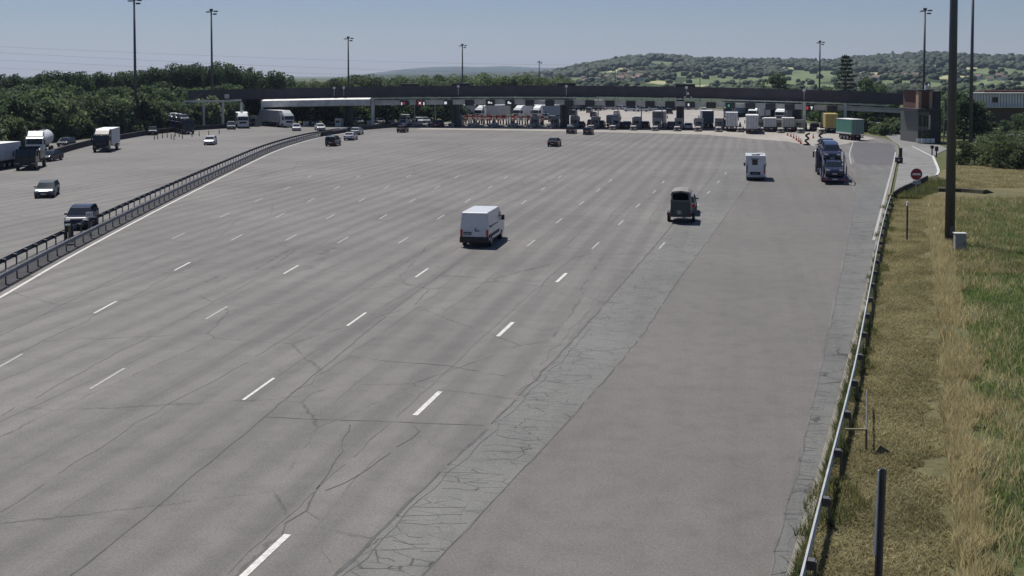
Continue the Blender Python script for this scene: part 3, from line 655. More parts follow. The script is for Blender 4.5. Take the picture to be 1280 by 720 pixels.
hd = [make_tree('hedge_bush', 'clipped dark hedge bush beside the exit lane and parked white cars', 'hedge bushes by the exit lane', 'shrub', 2.2, 3.4, M_LEAFL, 91, 'bush')]
plant(hd, [(P(x, y).x, P(x, y).y, s) for x, y, s in ((1082, 163.5, .9), (1088, 165, 1), (1094, 166.5, 1), (1100, 168, 1.05), (1107, 169, 1.1), (1114, 166, 1.5), (1120, 167, 1.5), (1126, 168, 1.4), (1076, 162, .9))])

# ------------------------------------------------------------------ grasses on the verge
def blades(name, pts, hts, wd, lean, mt, rng, label):
    n = len(pts); p = np.c_[pts, np.full(n, .06)]; an = rng.uniform(0, 6.28, n); w_ = np.c_[np.cos(an), np.sin(an), np.zeros(n)] * wd
    tip = p + np.c_[rng.normal(0, lean, (n, 2)) * np.asarray(hts)[:, None], hts]; midp = p * .5 + tip * .5 - np.c_[(tip - p)[:, :2] * .18, np.zeros(n)]
    V = np.stack([p - w_, p + w_, midp + w_ * .8, midp - w_ * .8, tip], 1).reshape(-1, 3); k = np.arange(n) * 5
    me = bpy.data.meshes.new(name); fs = np.c_[k, k + 1, k + 2, k + 3].tolist() + np.c_[k + 3, k + 2, k + 4].tolist()
    me.from_pydata(V.tolist(), [], fs); me.materials.append(mt); o = bpy.data.objects.new(name, me); COL.objects.link(o); tag(o, label, 'grass', None, 'stuff'); return o
M_DRY = foliage('dry grass blades', (.40, .345, .205), (.50, .44, .28), .5, 0, .48, (1.12, 1.1, .92)); M_GRN = foliage('green grass blades', (.09, .145, .05), (.14, .185, .075), .35, 0, .45); M_WEED = foliage('weeds', (.06, .085, .035), (.15, .145, .075), .6, 0, .45)
M_CUT = foliage('cut straw', (.20, .175, .085), (.38, .33, .19), .4, 0, .4, (1.1, 1.1, .9))
def scatter(left, right, n, rng, bias=0, dens=None):
    """points between two photo outlines on the ground, even per square metre, thicker near"""
    L = smoothpath([P(*p) for p in left], .5); Rg = smoothpath([P(*p) for p in right], .5); ly = [q.y for q in L]; lx = [q.x for q in L]; ry = [q.y for q in Rg]; rx = [q.x for q in Rg]
    lo, hi = max(min(ly), min(ry)), min(max(ly), max(ry)); y = lo + (hi - lo) * rng.uniform(0, 1, n) ** 1.5; a = np.interp(y, ly, lx); b_ = np.interp(y, ry, rx); x = a + (b_ - a) * rng.uniform(0, 1, n)
    if dens: x = x + np.array([noise.noise(Vector((r * .35, 2, dens))) * .9 + noise.noise(Vector((r * 1.3, 5, dens))) * .5 for r in y]) * (2 * (x - a) / (b_ - a) - .4)
    if dens:
        k = np.array([noise.noise(Vector((q * .45, r * .3, dens))) + .7 * noise.noise(Vector((q * .1, r * .07, dens))) for q, r in zip(x, y)]); ok = k + bias > rng.uniform(-.5, .25, n); x, y = x[ok], y[ok]
    return np.c_[x, y]
rg = np.random.default_rng(5)
kerb_r = [(960, 812), (991, 720), (1028, 594), (1059, 474), (1083, 376), (1101, 292), (1112, 246)]
tallL = [(1205, 800), (1196, 720), (1186, 600), (1178, 500), (1172, 430), (1166, 340), (1160, 290), (1156, 248)]; tallR = [(1262, 800), (1236, 720), (1226, 600), (1222, 500), (1212, 430), (1200, 360), (1192, 310), (1190, 248)]
pt = scatter(tallL, tallR, 62000, rg, dens=3.0); blades('tall_dry_grass', pt, rg.uniform(.2, .6, len(pt)), .011, .28, M_DRY, rg, 'tall straw coloured grass in a band along the mown verge')
pt = scatter(kerb_r, [(1206, 800), (1197, 720), (1187, 600), (1179, 500), (1173, 430), (1167, 340), (1161, 290), (1157, 248)], 110000, rg, .65, dens=8.0); blades('cut_grass', pt, rg.uniform(.03, .15, len(pt)), .013, 1.1, M_CUT, rg, 'short cut straw covering the mown verge')
pt = scatter(tallR, [(1420, 800), (1400, 720), (1380, 600), (1360, 500), (1340, 430), (1320, 340), (1310, 290), (1300, 248)], 100000, rg, .25, dens=5.0); blades('meadow_grass', pt, rg.uniform(.08, .3, len(pt)), .013, .45, M_GRN, rg, 'patchy green grass of the meadow beyond the dry band')
pt = scatter(tallR, [(1420, 800), (1400, 720), (1380, 600), (1360, 500), (1340, 430), (1320, 340), (1310, 290), (1300, 248)], 15000, rg, dens=12.0); blades('meadow_straw', pt, rg.uniform(.15, .5, len(pt)), .012, .4, M_DRY, rg, 'straw coloured stalks mixed through the meadow grass')
pt = scatter(kerb_r, [(985, 812), (1022, 720), (1052, 594), (1076, 474), (1096, 376), (1108, 292), (1117, 246)], 26000, rg, dens=6.0); blades('verge_weeds', pt, rg.uniform(.1, .42, len(pt)), .013, .35, M_WEED, rg, 'weedy green tufts growing under the east guardrail')
pt = scatter([(1225, 800), (1214, 720), (1204, 600), (1196, 500), (1190, 430), (1184, 340), (1178, 290), (1174, 248)], [(1330, 800), (1300, 720), (1285, 600), (1275, 500), (1262, 430), (1245, 340), (1235, 290), (1230, 248)], 17000, rg, -.1, dens=15.0); blades('straw_fringe', pt, rg.uniform(.2, .55, len(pt)), .011, .32, M_DRY, rg, 'loose straw tufts where the dry band fades into the meadow')
pt = scatter([(1196, 345), (1190, 300), (1188, 246)], [(1330, 345), (1320, 300), (1310, 246)], 16000, rg, dens=21.0); blades('dry_meadow', pt, rg.uniform(.12, .4, len(pt)), .02, .35, M_CUT, rg, 'brownish dry patches in the meadow around the thick mast')
pt = scatter([(1178, 236), (1184, 220), (1196, 208)], [(1400, 246), (1380, 226), (1340, 208)], 22000, rg); blades('stubble', pt, rg.uniform(.05, .16, len(pt)), .03, .8, M_CUT, rg, 'pale cut stubble below the large shrubs')
pt = scatter([(1118, 250), (1125, 240), (1166, 222)], [(1150, 250), (1175, 240), (1200, 226)], 5000, rg); blades('bank_grass', pt, rg.uniform(.2, .6, len(pt)), .02, .35, M_WEED, rg, 'rough grass on the bank at the end of the service road')
# ------------------------------------------------------------------ toll canopy
A0 = P(235, 156.0); A1 = P(1140, 164.9); AX = (A1 - A0).normalized(); AW = Vector((-AX.y, AX.x, 0))   # along the canopy, with the traffic
TRZ = heading(AW.x, AW.y)
def T(u, w_=0, z=0): p = A0 + AX * u + AW * w_; return Vector((p.x, p.y, z))
def upx(x):   # station along the canopy front seen in photo column x
    d = Vector(((x - 640) / F, 1)); k = (A0.x - d.x * A0.y) / (d.x * AX.y - AX.x); return k
UL = (A1 - A0).length
TOP = [(235, 8.5), (330, 8.9), (430, 9.35), (600, 9.8), (720, 9.8), (850, 9.6), (930, 9.35), (1000, 9.05), (1070, 8.65), (1140, 8.15)]
canopy = thing('toll_canopy', 'long dark canopy roof spanning all toll lanes on dark columns', 'canopy', A0)
Mc = Matrix.Translation(-A0)
def sec(mb, prof, tops=TOP, mi=0):
    """section (w, dz from the roof edge) swept along the canopy, following its camber"""
    n = len(prof); k = len(tops); vs = []
    for x, zt in tops:
        u = upx(x); vs += [T(u, a, zt + dz) - A0 for a, dz in prof]
    fs = [(i * n + j, i * n + (j + 1) % n, (i + 1) * n + (j + 1) % n, (i + 1) * n + j) for i in range(k - 1) for j in range(n)]
    fs += [tuple(range(n)), tuple(range((k - 1) * n, k * n))[::-1]]; return mb.add(vs, fs, mi)
def cut(a, b):
    zz = lambda x: interp(TOP, x)
    return [(a, zz(a))] + [(x, z) for x, z in TOP if a < x < b] + [(b, zz(b))]
segs = [235, 330, 427, 568, 645, 720, 790, 858, 930, 1005, 1072, 1140]
for a, b in zip(segs, segs[1:]):
    q = MB(); sec(q, [(0, 0), (0, -2.45), (.18, -2.45), (.18, 0)], cut(a + .15, b - .15)); q.build('fascia_panel', FASC, canopy)
q = MB(); sec(q, [(.22, -.12), (12, -.3), (12, -2.3), (11.8, -2.3), (11.8, -.6), (.22, -.45)]); q.build('roof', mat('canopy roof', (.10, .10, .105), .8), canopy)
q = MB(); sec(q, [(.25, -2.3), (.25, -2.42), (11.7, -2.42), (11.7, -2.3)]); q.build('soffit', mat('canopy soffit', (.14, .145, .15), .8), canopy)
# pale lower beam: solid on the west, rails and panels over the toll lanes
q = MB(); sec(q, [(-1.2, -2.55), (-2.2, -2.9), (-2.2, -4.3), (-2.0, -4.45), (.3, -4.45), (.3, -2.6)], cut(332, 466)); q.build('lower_roof', LBEAM, canopy, .03)
q = MB(); sec(q, [(-.9, -2.62), (-.9, -2.86), (-.6, -2.86), (-.6, -2.62)], cut(466.5, 1110)); q.build('top_rail', LBEAM, canopy)
q = MB(); sec(q, [(-.9, -3.2), (-.9, -3.42), (-.6, -3.42), (-.6, -3.2)], cut(466.5, 1140)); q.build('lower_rail', LBEAM, canopy)
q = MB(); sec(q, [(-.5, -3.5), (-.5, -4.2), (-.35, -4.2), (-.35, -3.5)], cut(1048, 1140)); q.build('end_panel', LBEAM, canopy)
lanes_x = [507, 527, 561, 588, 614, 638, 663, 688, 712, 738, 763, 789, 813, 838, 863, 889, 913, 938, 963, 987, 1011, 1040]
edges = [466.5] + lanes_x + [1049]
for a, b in zip(edges, edges[1:]):
    a2 = a + (5.6 if a > 470 else 0); b2 = b - (5.6 if b < 1045 else 1)
    if b2 - a2 < 2: continue
    q = MB(); sec(q, [(-.55, -3.46), (-.55, -4.35), (-.4, -4.35), (-.4, -3.46)], cut(a2, b2)); q.build('beam_panel', LBEAM if (int(a) % 5) else mat('grey beam panel', (.45, .46, .46), .5), canopy)
q = MB()
for i in range(60):
    x = 340 + i * 13.4
    if x > 1135: break
    u = upx(x); z = interp(TOP, x); q.bar(T(u, -.75, z - 2.5) - A0, T(u, -.75, z - 3.4) - A0, .1, .1); q.bar(T(u, -.75, z - 2.52) - A0, T(u, .4, z - 2.52) - A0, .1, .1)
q.build('hanger', GALVD, canopy)
for x, wd in ((300, 2.2), (433, 2.3), (568, 1.9), (705, 2.0), (850, 1.7), (996, 1.8)):
    u = upx(x); z = interp(TOP, x); q = MB(); M = Matrix.Translation(T(u, 1.2, 0) - A0) @ Matrix.Rotation(math.atan2(AX.y, AX.x), 4, 'Z')
    q.box((-wd / 2 + .35, 0, (z - 2.4) / 2), (.7, .9, z - 2.4), 0, M); q.box((wd / 2 - .35, 0, (z - 2.4) / 2), (.7, .9, z - 2.4), 0, M); q.box((0, .15, (z - 2.7) / 2), (wd - 1.2, .4, z - 2.7), 0, M)
    q.build('column', COLM, canopy)
for x in (330.5, 468, 1005, 1056):
    u = upx(x); z = interp(TOP, x); q = MB(); M = Matrix.Translation(T(u, -1.1, 0) - A0) @ Matrix.Rotation(math.atan2(AX.y, AX.x), 4, 'Z')
    q.box((0, 0, (z - 2.6) / 2), (.62, .5, z - 2.6), 0, M); q.build('post', LBEAM, canopy)
for x in (512, 538, 599, 634, 662, 716, 745, 770, 800, 826, 905, 957):
    u = upx(x); z = interp(TOP, x); q = MB(); q.cyl(T(u, 4, 0) - A0, T(u, 4, z - 2.6) - A0, .12, .12, 8); q.build('pipe_post', GALV, canopy)
for x in (505, 570, 703, 854):
    u = upx(x); z = interp(TOP, x); q = MB(); q.box(T(u, 5, z + .15) - A0, (4.4, 3, .9)); q.build('roof_hatch', COLM, canopy, .08)
for k, x in enumerate((418, 430, 573, 708, 858, 1005)):
    u = upx(x); z = interp(TOP, x); q = MB(); c = T(u, -.1, z - .15) - A0; q.box(c, (.55, .35, .5)); q.cyl(c + Vector((0, 0, -.2)), c + Vector((0, 0, -2.0)), .05); 
    q.build('spotlight', WHITEP, canopy, .05)
u = upx(860); q = MB(); q.box(T(u, -.3, 8.1) - A0, (.4, .3, .5)); q.box(T(upx(856), -.3, 7.2) - A0, (.35, .3, .5)); q.box(T(upx(864), -.3, 7.15) - A0, (.35, .3, .5)); q.build('camera_cluster', WHITEP, canopy)
# overhead signs, one per lane
def cross(mb, c, s, mi, both=True):
    for a in (45, -45):
        M = Matrix.Translation(c) @ Matrix.Rotation(R(a), 4, 'Y'); mb.box((0, 0, 0), (s * 1.25, .04, s * .24), mi, M)
for i, x in enumerate(lanes_x):
    u = upx(x); z = interp(TOP, x) - 3.95; red = {0: 'lane sign with small red lamp next to the pale post of the canopy', 1: 'lane sign with large glowing red cross over a western lane', 20: 'lane sign with red disc and white symbol over the cone closed lane'}.get(i)
    white = {2: 'lane sign with a white square lamp just west of a dark column', 5: 'lane sign showing a small white truck symbol, western one of the pair', 4: 'lane sign showing a small white truck symbol, eastern one of the pair', 14: 'lane sign with green white symbol east of the thin dark column', 16: 'lane sign with a green pictogram above the white lorry'}.get(i)
    if i == 4: white = 'lane sign showing a pale vehicle pair symbol over the barred lanes'
    if i == 5: white = 'lane sign showing a pale single vehicle symbol over the barred lanes'
    s = thing('lane_sign', red or white or 'unlit dark lane sign hung in the pale beam over the toll lanes', 'sign', T(u, -.95, z), math.atan2(AX.y, AX.x), None if (red or white) else 'unlit dark lane signs of the canopy')
    q = MB(); q.box((0, 0, 0), (2.1 if i != 2 else 1.9, .18, 1.35)); q.build('panel', SIGNK, s, .03)
    q = MB(); q.cyl((-.7, .1, .6), (-.7, .1, 1.1), .04, .04, 6); q.cyl((.7, .1, .6), (.7, .1, 1.1), .04, .04, 6); q.build('bracket', GALVD, s)
    if i in (0, 1, 20):
        q = MB()
        if i == 20: q.cyl((-.45, -.1, 0), (-.45, -.14, 0), .34, .34, 18)
        else: cross(q, (-.1, -.11, 0), 1.0 if i == 1 else .55, 0)
        q.build('red_symbol', SIGNR, s)
        q = MB()
        if i == 20: q.box((.55, -.1, .22), (.55, .03, .2)); q.box((.55, -.1, -.1), (.2, .03, .5))
        elif i == 1: q.box((.85, -.1, -.1), (.3, .03, .7)); q.cyl((-.1, -.15, 0), (-.1, -.17, 0), .25, .25, 12)
        else: q.box((-.65, -.1, -.1), (.3, .03, .6))
        q.build('white_symbol', SIGNW, s)
    elif i in (2, 4, 5):
        q = MB()
        if i == 2: q.box((-.5, -.1, 0), (.62, .03, .6))
        elif i == 4: q.box((-.3, -.1, .05), (.4, .03, .5)); q.box((.25, -.1, -.05), (.4, .03, .3))
        else: q.box((-.2, -.1, .05), (.4, .03, .55)); q.box((.2, -.1, -.1), (.4, .03, .3))
        q.build('white_symbol', SIGNW, s)
    elif i in (14, 16):
        q = MB(); q.box((-.35, -.1, 0), (.35, .03, .55)); q.build('white_symbol', SIGNG if i == 16 else SIGNW, s)

# ------------------------------------------------------------------ toll islands, booths, barriers
nose_x = [491, 514, 537, 563, 587, 612, 637, 661, 686, 712, 738, 765, 791, 818, 846, 872, 898, 925, 951, 976, 1001, 1028]
def nose_y(x): return 159.4 + (x - 563) * .0168
isl = thing('toll_island', 'raised toll island kerb with drum shaped bumper nose in the row under the canopy', 'toll island', (0, 0, 0), TRZ, 'toll islands in the row under the canopy')
q = MB(); q.prism([(0, 0), (26, 0), (26, .22), (.2, .22)], .85); q.build('kerb', CONC, isl, .05)
q = MB(); q.cyl((0, .7, .22), (0, .7, 1.0), .72, .62, 14); q.box((0, 1.6, .62), (1.2, 1.6, .8)); q.build('bumper_nose', NOSE, isl, .08)
q = MB(); q.box((-.1, 5.6, .56), (.9, 6.0, .72)); q.build('island_wall', NOSE, isl, .06)
q = MB(); q.cyl((0, .69, .55), (0, .69, .75), .735, .715, 14); q.box((0, -.06, .45), (.5, .05, .22)); q.build('hazard_band', PLAST, isl)
q = MB(); q.box((.25, 4.5, .8), (.08, 4.5, .06)); q.box((.25, 2.6, .5), (.08, .08, .6)); q.box((.25, 6.5, .5), (.08, .08, .6)); q.build('hand_rail', GALVD, isl)
booth = thing('toll_booth', 'grey toll booth with dark window on its island under the canopy', 'toll booth', (0, 0, 0), TRZ, 'toll booths under the canopy')
q = MB(); q.box((0, 0, 1.32), (1.9, 2.6, 2.2)); q.build('cabin', BOOTHM, booth, .05)
q = MB(); q.box((0, -1.325, 1.5), (1.1, .06, .65)); q.box((.965, 0, 1.5), (.06, 1.6, .8)); q.box((-.965, 0, 1.5), (.06, 1.6, .8)); q.build('window', GLASS, booth)
q = MB(); q.box((0, 0, 2.48), (1.95, 3, .12)); q.build('roof', LBEAM, booth, .02)
mach = thing('toll_machine', 'slim dark ticket machine column on its toll island', 'toll machine', (0, 0, 0), TRZ, 'ticket machines on the toll islands')
q = MB(); q.box((0, 0, .8), (.5, .6, 1.2)); q.build('body', GREYP, mach, .06); q = MB(); q.box((0, -.32, 1.15), (.36, .04, .35)); q.build('screen', GLASS, mach); q = MB(); q.box((0, 0, 1.55), (.25, .25, .5)); q.build('signal_box', PLAST, mach, .03)
first = True
for i, x in enumerate(nose_x):
    p = P(x, nose_y(x)); c = isl if i == 0 else dup(isl, p, TRZ); c.location = p
    hasb = x >= 655 and x < 900 or x in (951, 976, 1001) or i in (0, 3)
    loc = p + AW * (8.5 if i % 2 else 9.5); loc.z = .0
    if hasb:
        if first: booth.location = loc; first = False
        else: dup(booth, loc, TRZ)
    m1 = p + AW * 4.6; m1.z = .2
    if i == 0: mach.location = m1
    else: dup(mach, m1, TRZ)
# upright striped barrier boards closing the western lanes
bb = thing('barrier_board', 'upright red barrier board with white band in the row closing the western lanes', 'barrier', (0, 0, 0), TRZ, 'red barrier boards closing lanes')
q = MB(); q.box((0, 0, .5), (.3, .3, 1.0)); q.build('base', PLAST, bb)
q = MB(); q.box((0, 0, 1.75), (.46, .1, 1.5)); q.build('board', REDP, bb); q = MB(); q.box((0, 0, 1.7), (.47, .11, .3)); q.build('stripe', WHITEP, bb)
bw = thing('barrier_board', 'upright white barrier board with red band, between red ones closing the western lanes', 'barrier', (0, 0, 0), TRZ, 'white barrier boards closing lanes')
q = MB(); q.box((0, 0, .5), (.3, .3, 1.0)); q.build('base', PLAST, bw); q = MB(); q.box((0, 0, 1.75), (.46, .1, 1.5)); q.build('board', WHITEP, bw); q = MB(); q.box((0, 0, 2.1), (.47, .11, .3)); q.build('stripe', REDP, bw)
n = 0; bpair = {0: [bb, 0], 1: [bw, 0]}
for j in range(3, 8):
    a = P(nose_x[j], nose_y(nose_x[j])); b = P(nose_x[j + 1], nose_y(nose_x[j + 1])) if j < 7 else P(666, 161)
    for k in range(7):
        p = a.lerp(b, (k + .3) / 7) + AW * (14 + (k % 2) * .5); p.z = 0
        e = bpair[0 if (k * 3 + j) % 7 in (0, 3, 5) else 1]
        if not e[1]: e[0].location = p; e[1] = 1
        else: dup(e[0], p, TRZ)
for j in (2,):
    for k in range(4):
        p = P(547 + k * 3.4, 159.4) + AW * 14; p.z = 0; dup(bb if k % 2 else bw, p, TRZ)
# western (incoming) side islands with small kiosks
isw = thing('exit_island', 'low island with white marker posts between the incoming lanes', 'toll island', (0, 0, 0), TRZ, 'islands of the incoming lanes')
q = MB(); q.prism([(0, 0), (14, 0), (14, .22), (.2, .22)], .6); q.build('kerb', CONC, isw)
for k in range(3): q = MB(); q.box((0, 1 + k * 1.2, .7), (.35, .12, .95)); q.build('marker_post', WHITEP, isw)
for i, (x, y) in enumerate(((345, 158.6), (378, 158.3), (425, 157.6), (458, 157.2))):
    p = P(x, y)
    if i == 0: isw.location = p
    else: dup(isw, p, TRZ)
for i, (x, y, w_, d, h, nm, lb) in enumerate(((424, 158.2, 1.4, 2, 2.0, 'kiosk', 'pale grey kiosk beside a dark canopy column on the incoming side'), (328, 156.5, 1.2, 1.2, 3.1, 'kiosk', 'tall white cabinet at the west end of the pale lower roof'), (318, 158, 1.6, 1.6, 2.4, 'kiosk', 'grey blue cabin at the lane edge west of the white cabinet'))):
    p = P(x, y); k = thing(nm, lb, 'kiosk', p, TRZ); q = MB(); q.box((0, 0, h / 2), (w_, d, h)); q.build('cabin', [LBEAM, WHITEP, BOOTHM][i], k, .04); q = MB(); q.box((0, -d / 2 - .02, h * .62), (w_ * .7, .05, h * .3)); q.build('window', GLASS, k); q = MB(); q.box((0, 0, h + .05), (w_ + .2, d + .2, .1)); q.build('roof', COLM, k)

# steel portal frame and fenced dark shed on the far west
gf = thing('portal_frame', 'pale square portal frame over the westernmost lanes', 'gantry', P(230, 160.5), 0); o0 = P(230, 160.5)
def gp(x, y, z): p = P(x, y); return Vector((p.x - o0.x, p.y - o0.y, z))
xs4 = [(230, 160.5), (255, 160.2), (279, 159.9), (302, 159.6)]
for (x, y) in xs4: q = MB(); a = gp(x, y, 0); q.box((a.x, a.y, 3.0), (.42, .42, 6.0)); q.build('post', LBEAM, gf)
q = MB()
for (a, b) in zip(xs4, xs4[1:]): q.bar(gp(*a, 6.15), gp(*b, 6.15 + .25 * (b[0] > 290)), .4, .4)
q.build('beam', LBEAM, gf)
q = MB(); a = gp(284, 159.8, 7.3); q.box(a, (.9, .5, .9)); q.cyl(a, a + Vector((0, 0, -1.2)), .06); q.build('sign_box', LBEAM, gf)
q = MB(); a = gp(240, 160.3, 6.3); q.tube([a, a + Vector((2.5, 0, 1.7))], .07); q.build('stay', GALVD, gf)

# ------------------------------------------------------------------ guardrails, walls, fences
WSEC = [(0, -.155), (.05, -.11), (.05, -.07), (0, -.03), (0, .03), (.05, .07), (.05, .11), (0, .155), (-.012, .155), (.035, .11), (.035, .07), (-.012, .03), (-.012, -.03), (.035, -.07), (.035, -.11), (-.012, -.155)]
def guardrail(name, label, path, side, z0, step, mt, post_mt, ht=.6, spacer=.12):
    """side +1: beam faces the right of travel"""
    root = thing(name, label, 'guardrail', path[0]); o = path[0]; pl = [p - o for p in path]
    q = MB(); q.sweep(offset(pl, side * spacer), [(side * a, z0 + ht + b) for a, b in WSEC]); q.build('beam', mt, root)
    pts = smoothpath(pl, step); i = 0
    for k, p in enumerate(pts):
        if k >= 100: break
        t = pts[min(k + 1, len(pts) - 1)] - pts[max(k - 1, 0)]; M = Matrix.Translation(p) @ Matrix.Rotation(math.atan2(t.y, t.x), 4, 'Z')
        if i == 0:
            q = MB(); q.box((0, 0, (z0 + ht + .08) / 2), (.12, .06, z0 + ht + .08)); q.box((0, -side * spacer * .5, z0 + ht), (.2, spacer * .9, .22)); po = q.build('post', post_mt, root); po.matrix_local = M; i = 1
        else: c = po.copy(); COL.objects.link(c); c.parent = root; c.matrix_local = M
    return root
med = offset(wl, -.95); med = [p for p in med]
guardrail('median_guardrail', 'steel median guardrail running beside the solid white edge line', smoothpath(med, 2), 1, .05, 2.0, RAILD, GALVD, .68, .22)
guardrail('median_guardrail', 'second median guardrail facing the incoming carriageway', smoothpath(offset(med, -1.3), 2), -1, .05, 2.0, GALVD, GALVD, .68, .22)
q = MB(); q.sweep(smoothpath(offset(wl, -1.0), 2), [(-1.7, -.03), (.55, -.03), (.5, .05), (-1.65, .05)]); tag(q.build('median_kerb', DCONC), kind='structure')
bend = smoothpath([P(402, 170.6), P(440, 164), P(480, 160.2), P(510, 158.5)], 2)
q = MB(); q.sweep(bend, [(-.35, 0), (-.12, .9), (.12, .9), (.35, 0)]); tag(q.build('concrete_barrier', DCONC), 'dark low concrete barrier continuing the median up to the toll', 'barrier', None, 'thing')
lw = smoothpath([P(-40, 222), P(0, 212), (P(52, 199)), P(90, 187.5), P(118, 180.5), P(150, 174.5), P(190, 168), P(235, 163.5), P(280, 160.5), P(318, 158.2)], 2)
q = MB(); q.sweep(lw, [(-.3, 0), (-.22, .95), (.22, .95), (.3, 0)]); tag(q.build('concrete_barrier', DCONC), 'dark continuous barrier wall along the west edge of the incoming carriageway', 'barrier', None, 'thing')
rail = [P(x, y, .81) for x, y in [(995, 806), (1015, 720), (1034, 636), (1053, 556), (1067, 497), (1079, 440), (1091, 370), (1103, 300), (1110, 268), (1117, 243)]]
for p in rail: p.z = 0
guardrail('roadside_guardrail', 'pale steel guardrail along the dry verge on the east side', smoothpath(rail, 2), -1, .06, 4.0, GALV, GALVD, .66, .2)
q = MB(); q.sweep(smoothpath([P(1117, 250), P(1128, 243), P(1146, 235), P(1160, 228)], 1), [(-.05, 0), (.05, 0), (.05, .8), (-.05, .8)]); q.build('retaining_board', DCONC) and None
tag(bpy.data.objects['retaining_board'], 'dark low retaining board at the end of the service road', 'retaining wall', None, 'thing')

# ------------------------------------------------------------------ masts, posts, signs
def mast(label, base, h, r0, r1, head=True, group=None, rot=0):
    m_ = thing('light_mast', label, 'light mast', base, rot, group)
    q = MB(); q.cyl((0, 0, -.1), (0, 0, h), r0, r1, 14); q.build('pole', MAST, m_, 0, True)
    q = MB(); q.box((0, 0, .03), (r0 * 3, r0 * 3, .06)); q.build('base_plate', GALVD, m_); q = MB(); q.box((0, -r0 * .93, 1.0), (r0 * .7, .08, .7)); q.build('access_door', GALVD, m_, .01)
    q = MB(); q.tube([(.0, 0, h - .2), (.0, 0, h + .3)], .25 + r1, 8); q.bar((-.9, 0, h - .3), (1.3, 0, h - .3), .12, .12); q.build('head_frame', MAST, m_)
    for dx, dz in ((-.8, -.45), (1.2, -.3), (.9, -1.0)):
        q = MB(); q.box((dx, -.1, h + dz), (.9, .5, .35)); q.build('floodlight', MAST if dx != -.8 else GALV, m_, .05)
    return m_
def mtop(base, ytop): return 12 + (95 - ytop) * base.y / F
b = P(1187, 305); mast('thick dark lighting mast standing in the straw beside the grey cabinet', b, 31, .35, .2)
b = P(1213, 178); mast('dark lighting mast rising in front of the dense trees by the warehouse', b, 31, .36, .19)
b = P(170, 165); mast('lighting mast behind the white lorry against the roadside wood', b, mtop(b, -1), .36, .2)
b = PD(265, 95, 275); b.z = 0; mast('lighting mast rising behind the portal frame and poplars', b, mtop(b, 13), .34, .19)
b = PD(435.5, 95, 340); b.z = 0; mast('lighting mast above the solid pale lower roof', b, mtop(b, 47), .34, .19)
b = PD(578, 95, 400); b.z = 0; mast('lighting mast behind the canopy centre, in front of the blue hills', b, mtop(b, 56), .36, .2)
b = PD(674, 95, 560); b.z = 0; mast('short looking distant mast where the green hill meets the blue hills', b, mtop(b, 77), .34, .19)
b = PD(1024.5, 95, 380); b.z = 0; mast('slim mast against the pale green hillside field', b, mtop(b, 52), .38, .22)
b = PD(1155, 95, 262); b.z = 0; mast('tall mast directly behind the brick topped control building', b, mtop(b, 12), .36, .2)
pole = thing('utility_pole', 'thin bare pole far behind the canopy against the hillside', 'pole', (0, 0, 0), 0, 'thin poles far behind the canopy')
q = MB(); q.cyl((0, 0, -.1), (0, 0, 16), .2, .13, 8); q.build('pole', MAST, pole); q = MB(); q.box((0, 0, 15.4), (1.6, .12, .14)); q.build('cross_arm', MAST, pole)
for i, (x, yt, Z) in enumerate(((735, 81, 480), (769, 85, 500), (875, 81, 470), (925, 98, 420))):
    b = PD(x, 95, Z); b.z = 0; h = 12 + (95 - yt) * Z / F
    if i == 0: pole.location = b; pole.scale = (1, 1, h / 16)
    else: dup(pole, b, 0, None, None, (1, 1, h / 16))
for i, (ya, yb, lb) in enumerate(((56, 87, 'topmost thin power cable slanting across the sky over the wood'), (66, 92, 'middle thin power cable slanting across the sky over the wood'), (77, 96, 'lowest thin power cable just above the treetops'), (50, 79, 'faint high power cable crossing above the far ridge'))):
    a, c = PD(-180, ya, 420 + i * 8), PD(1000 if i < 3 else 1100, yb + (3 if i < 3 else 0), 700); q = MB()
    pts = [a.lerp(c, k / 30) - Vector((0, 0, 5 * math.sin(math.pi * k / 30))) for k in range(31)]; q.tube(pts, .035, 5); tag(q.build('power_cable', MAST), lb, 'cable')
# no entry sign
s = thing('no_entry_sign', 'round red no entry sign with white bar on a grey post', 'road sign', P(1145, 246), 0)
q = MB(); q.cyl((0, .05, 0), (0, .05, 2.5), .045, .045, 8); q.build('post', GALV, s)
zc = 12 - (218 - 95) / F * P(1145, 246).y
q = MB(); q.cyl((0, 0, zc), (0, -.03, zc), .56, .56, 28); q.build('disc', mat('sign red', (.28, .012, .02), .5), s)
q = MB(); q.cyl((0, .012, zc), (0, -.02, zc), .6, .6, 28); q.build('rim', WHITEP, s)
q = MB(); q.box((0, -.045, zc), (.8, .02, .19)); q.build('white_bar', WHITEP, s)
q = MB(); q.box((.05, -.01, zc - .82), (.8, .03, .36)); q.build('plate_below', mat('grey sign plate', (.3, .33, .36), .5, .2), s)
# marker post in the verge
b = P(1133.5, 301); s = thing('marker_post', 'thin brown post with pale cap standing alone in the dry verge', 'post', b)
q = MB(); q.box((0, 0, 1.3), (.11, .11, 2.6)); q.build('shaft', mat('brown post', (.10, .075, .045), .8), s); q = MB(); q.box((0, 0, 2.72), (.13, .13, .3)); q.build('cap', WHITEP, s)
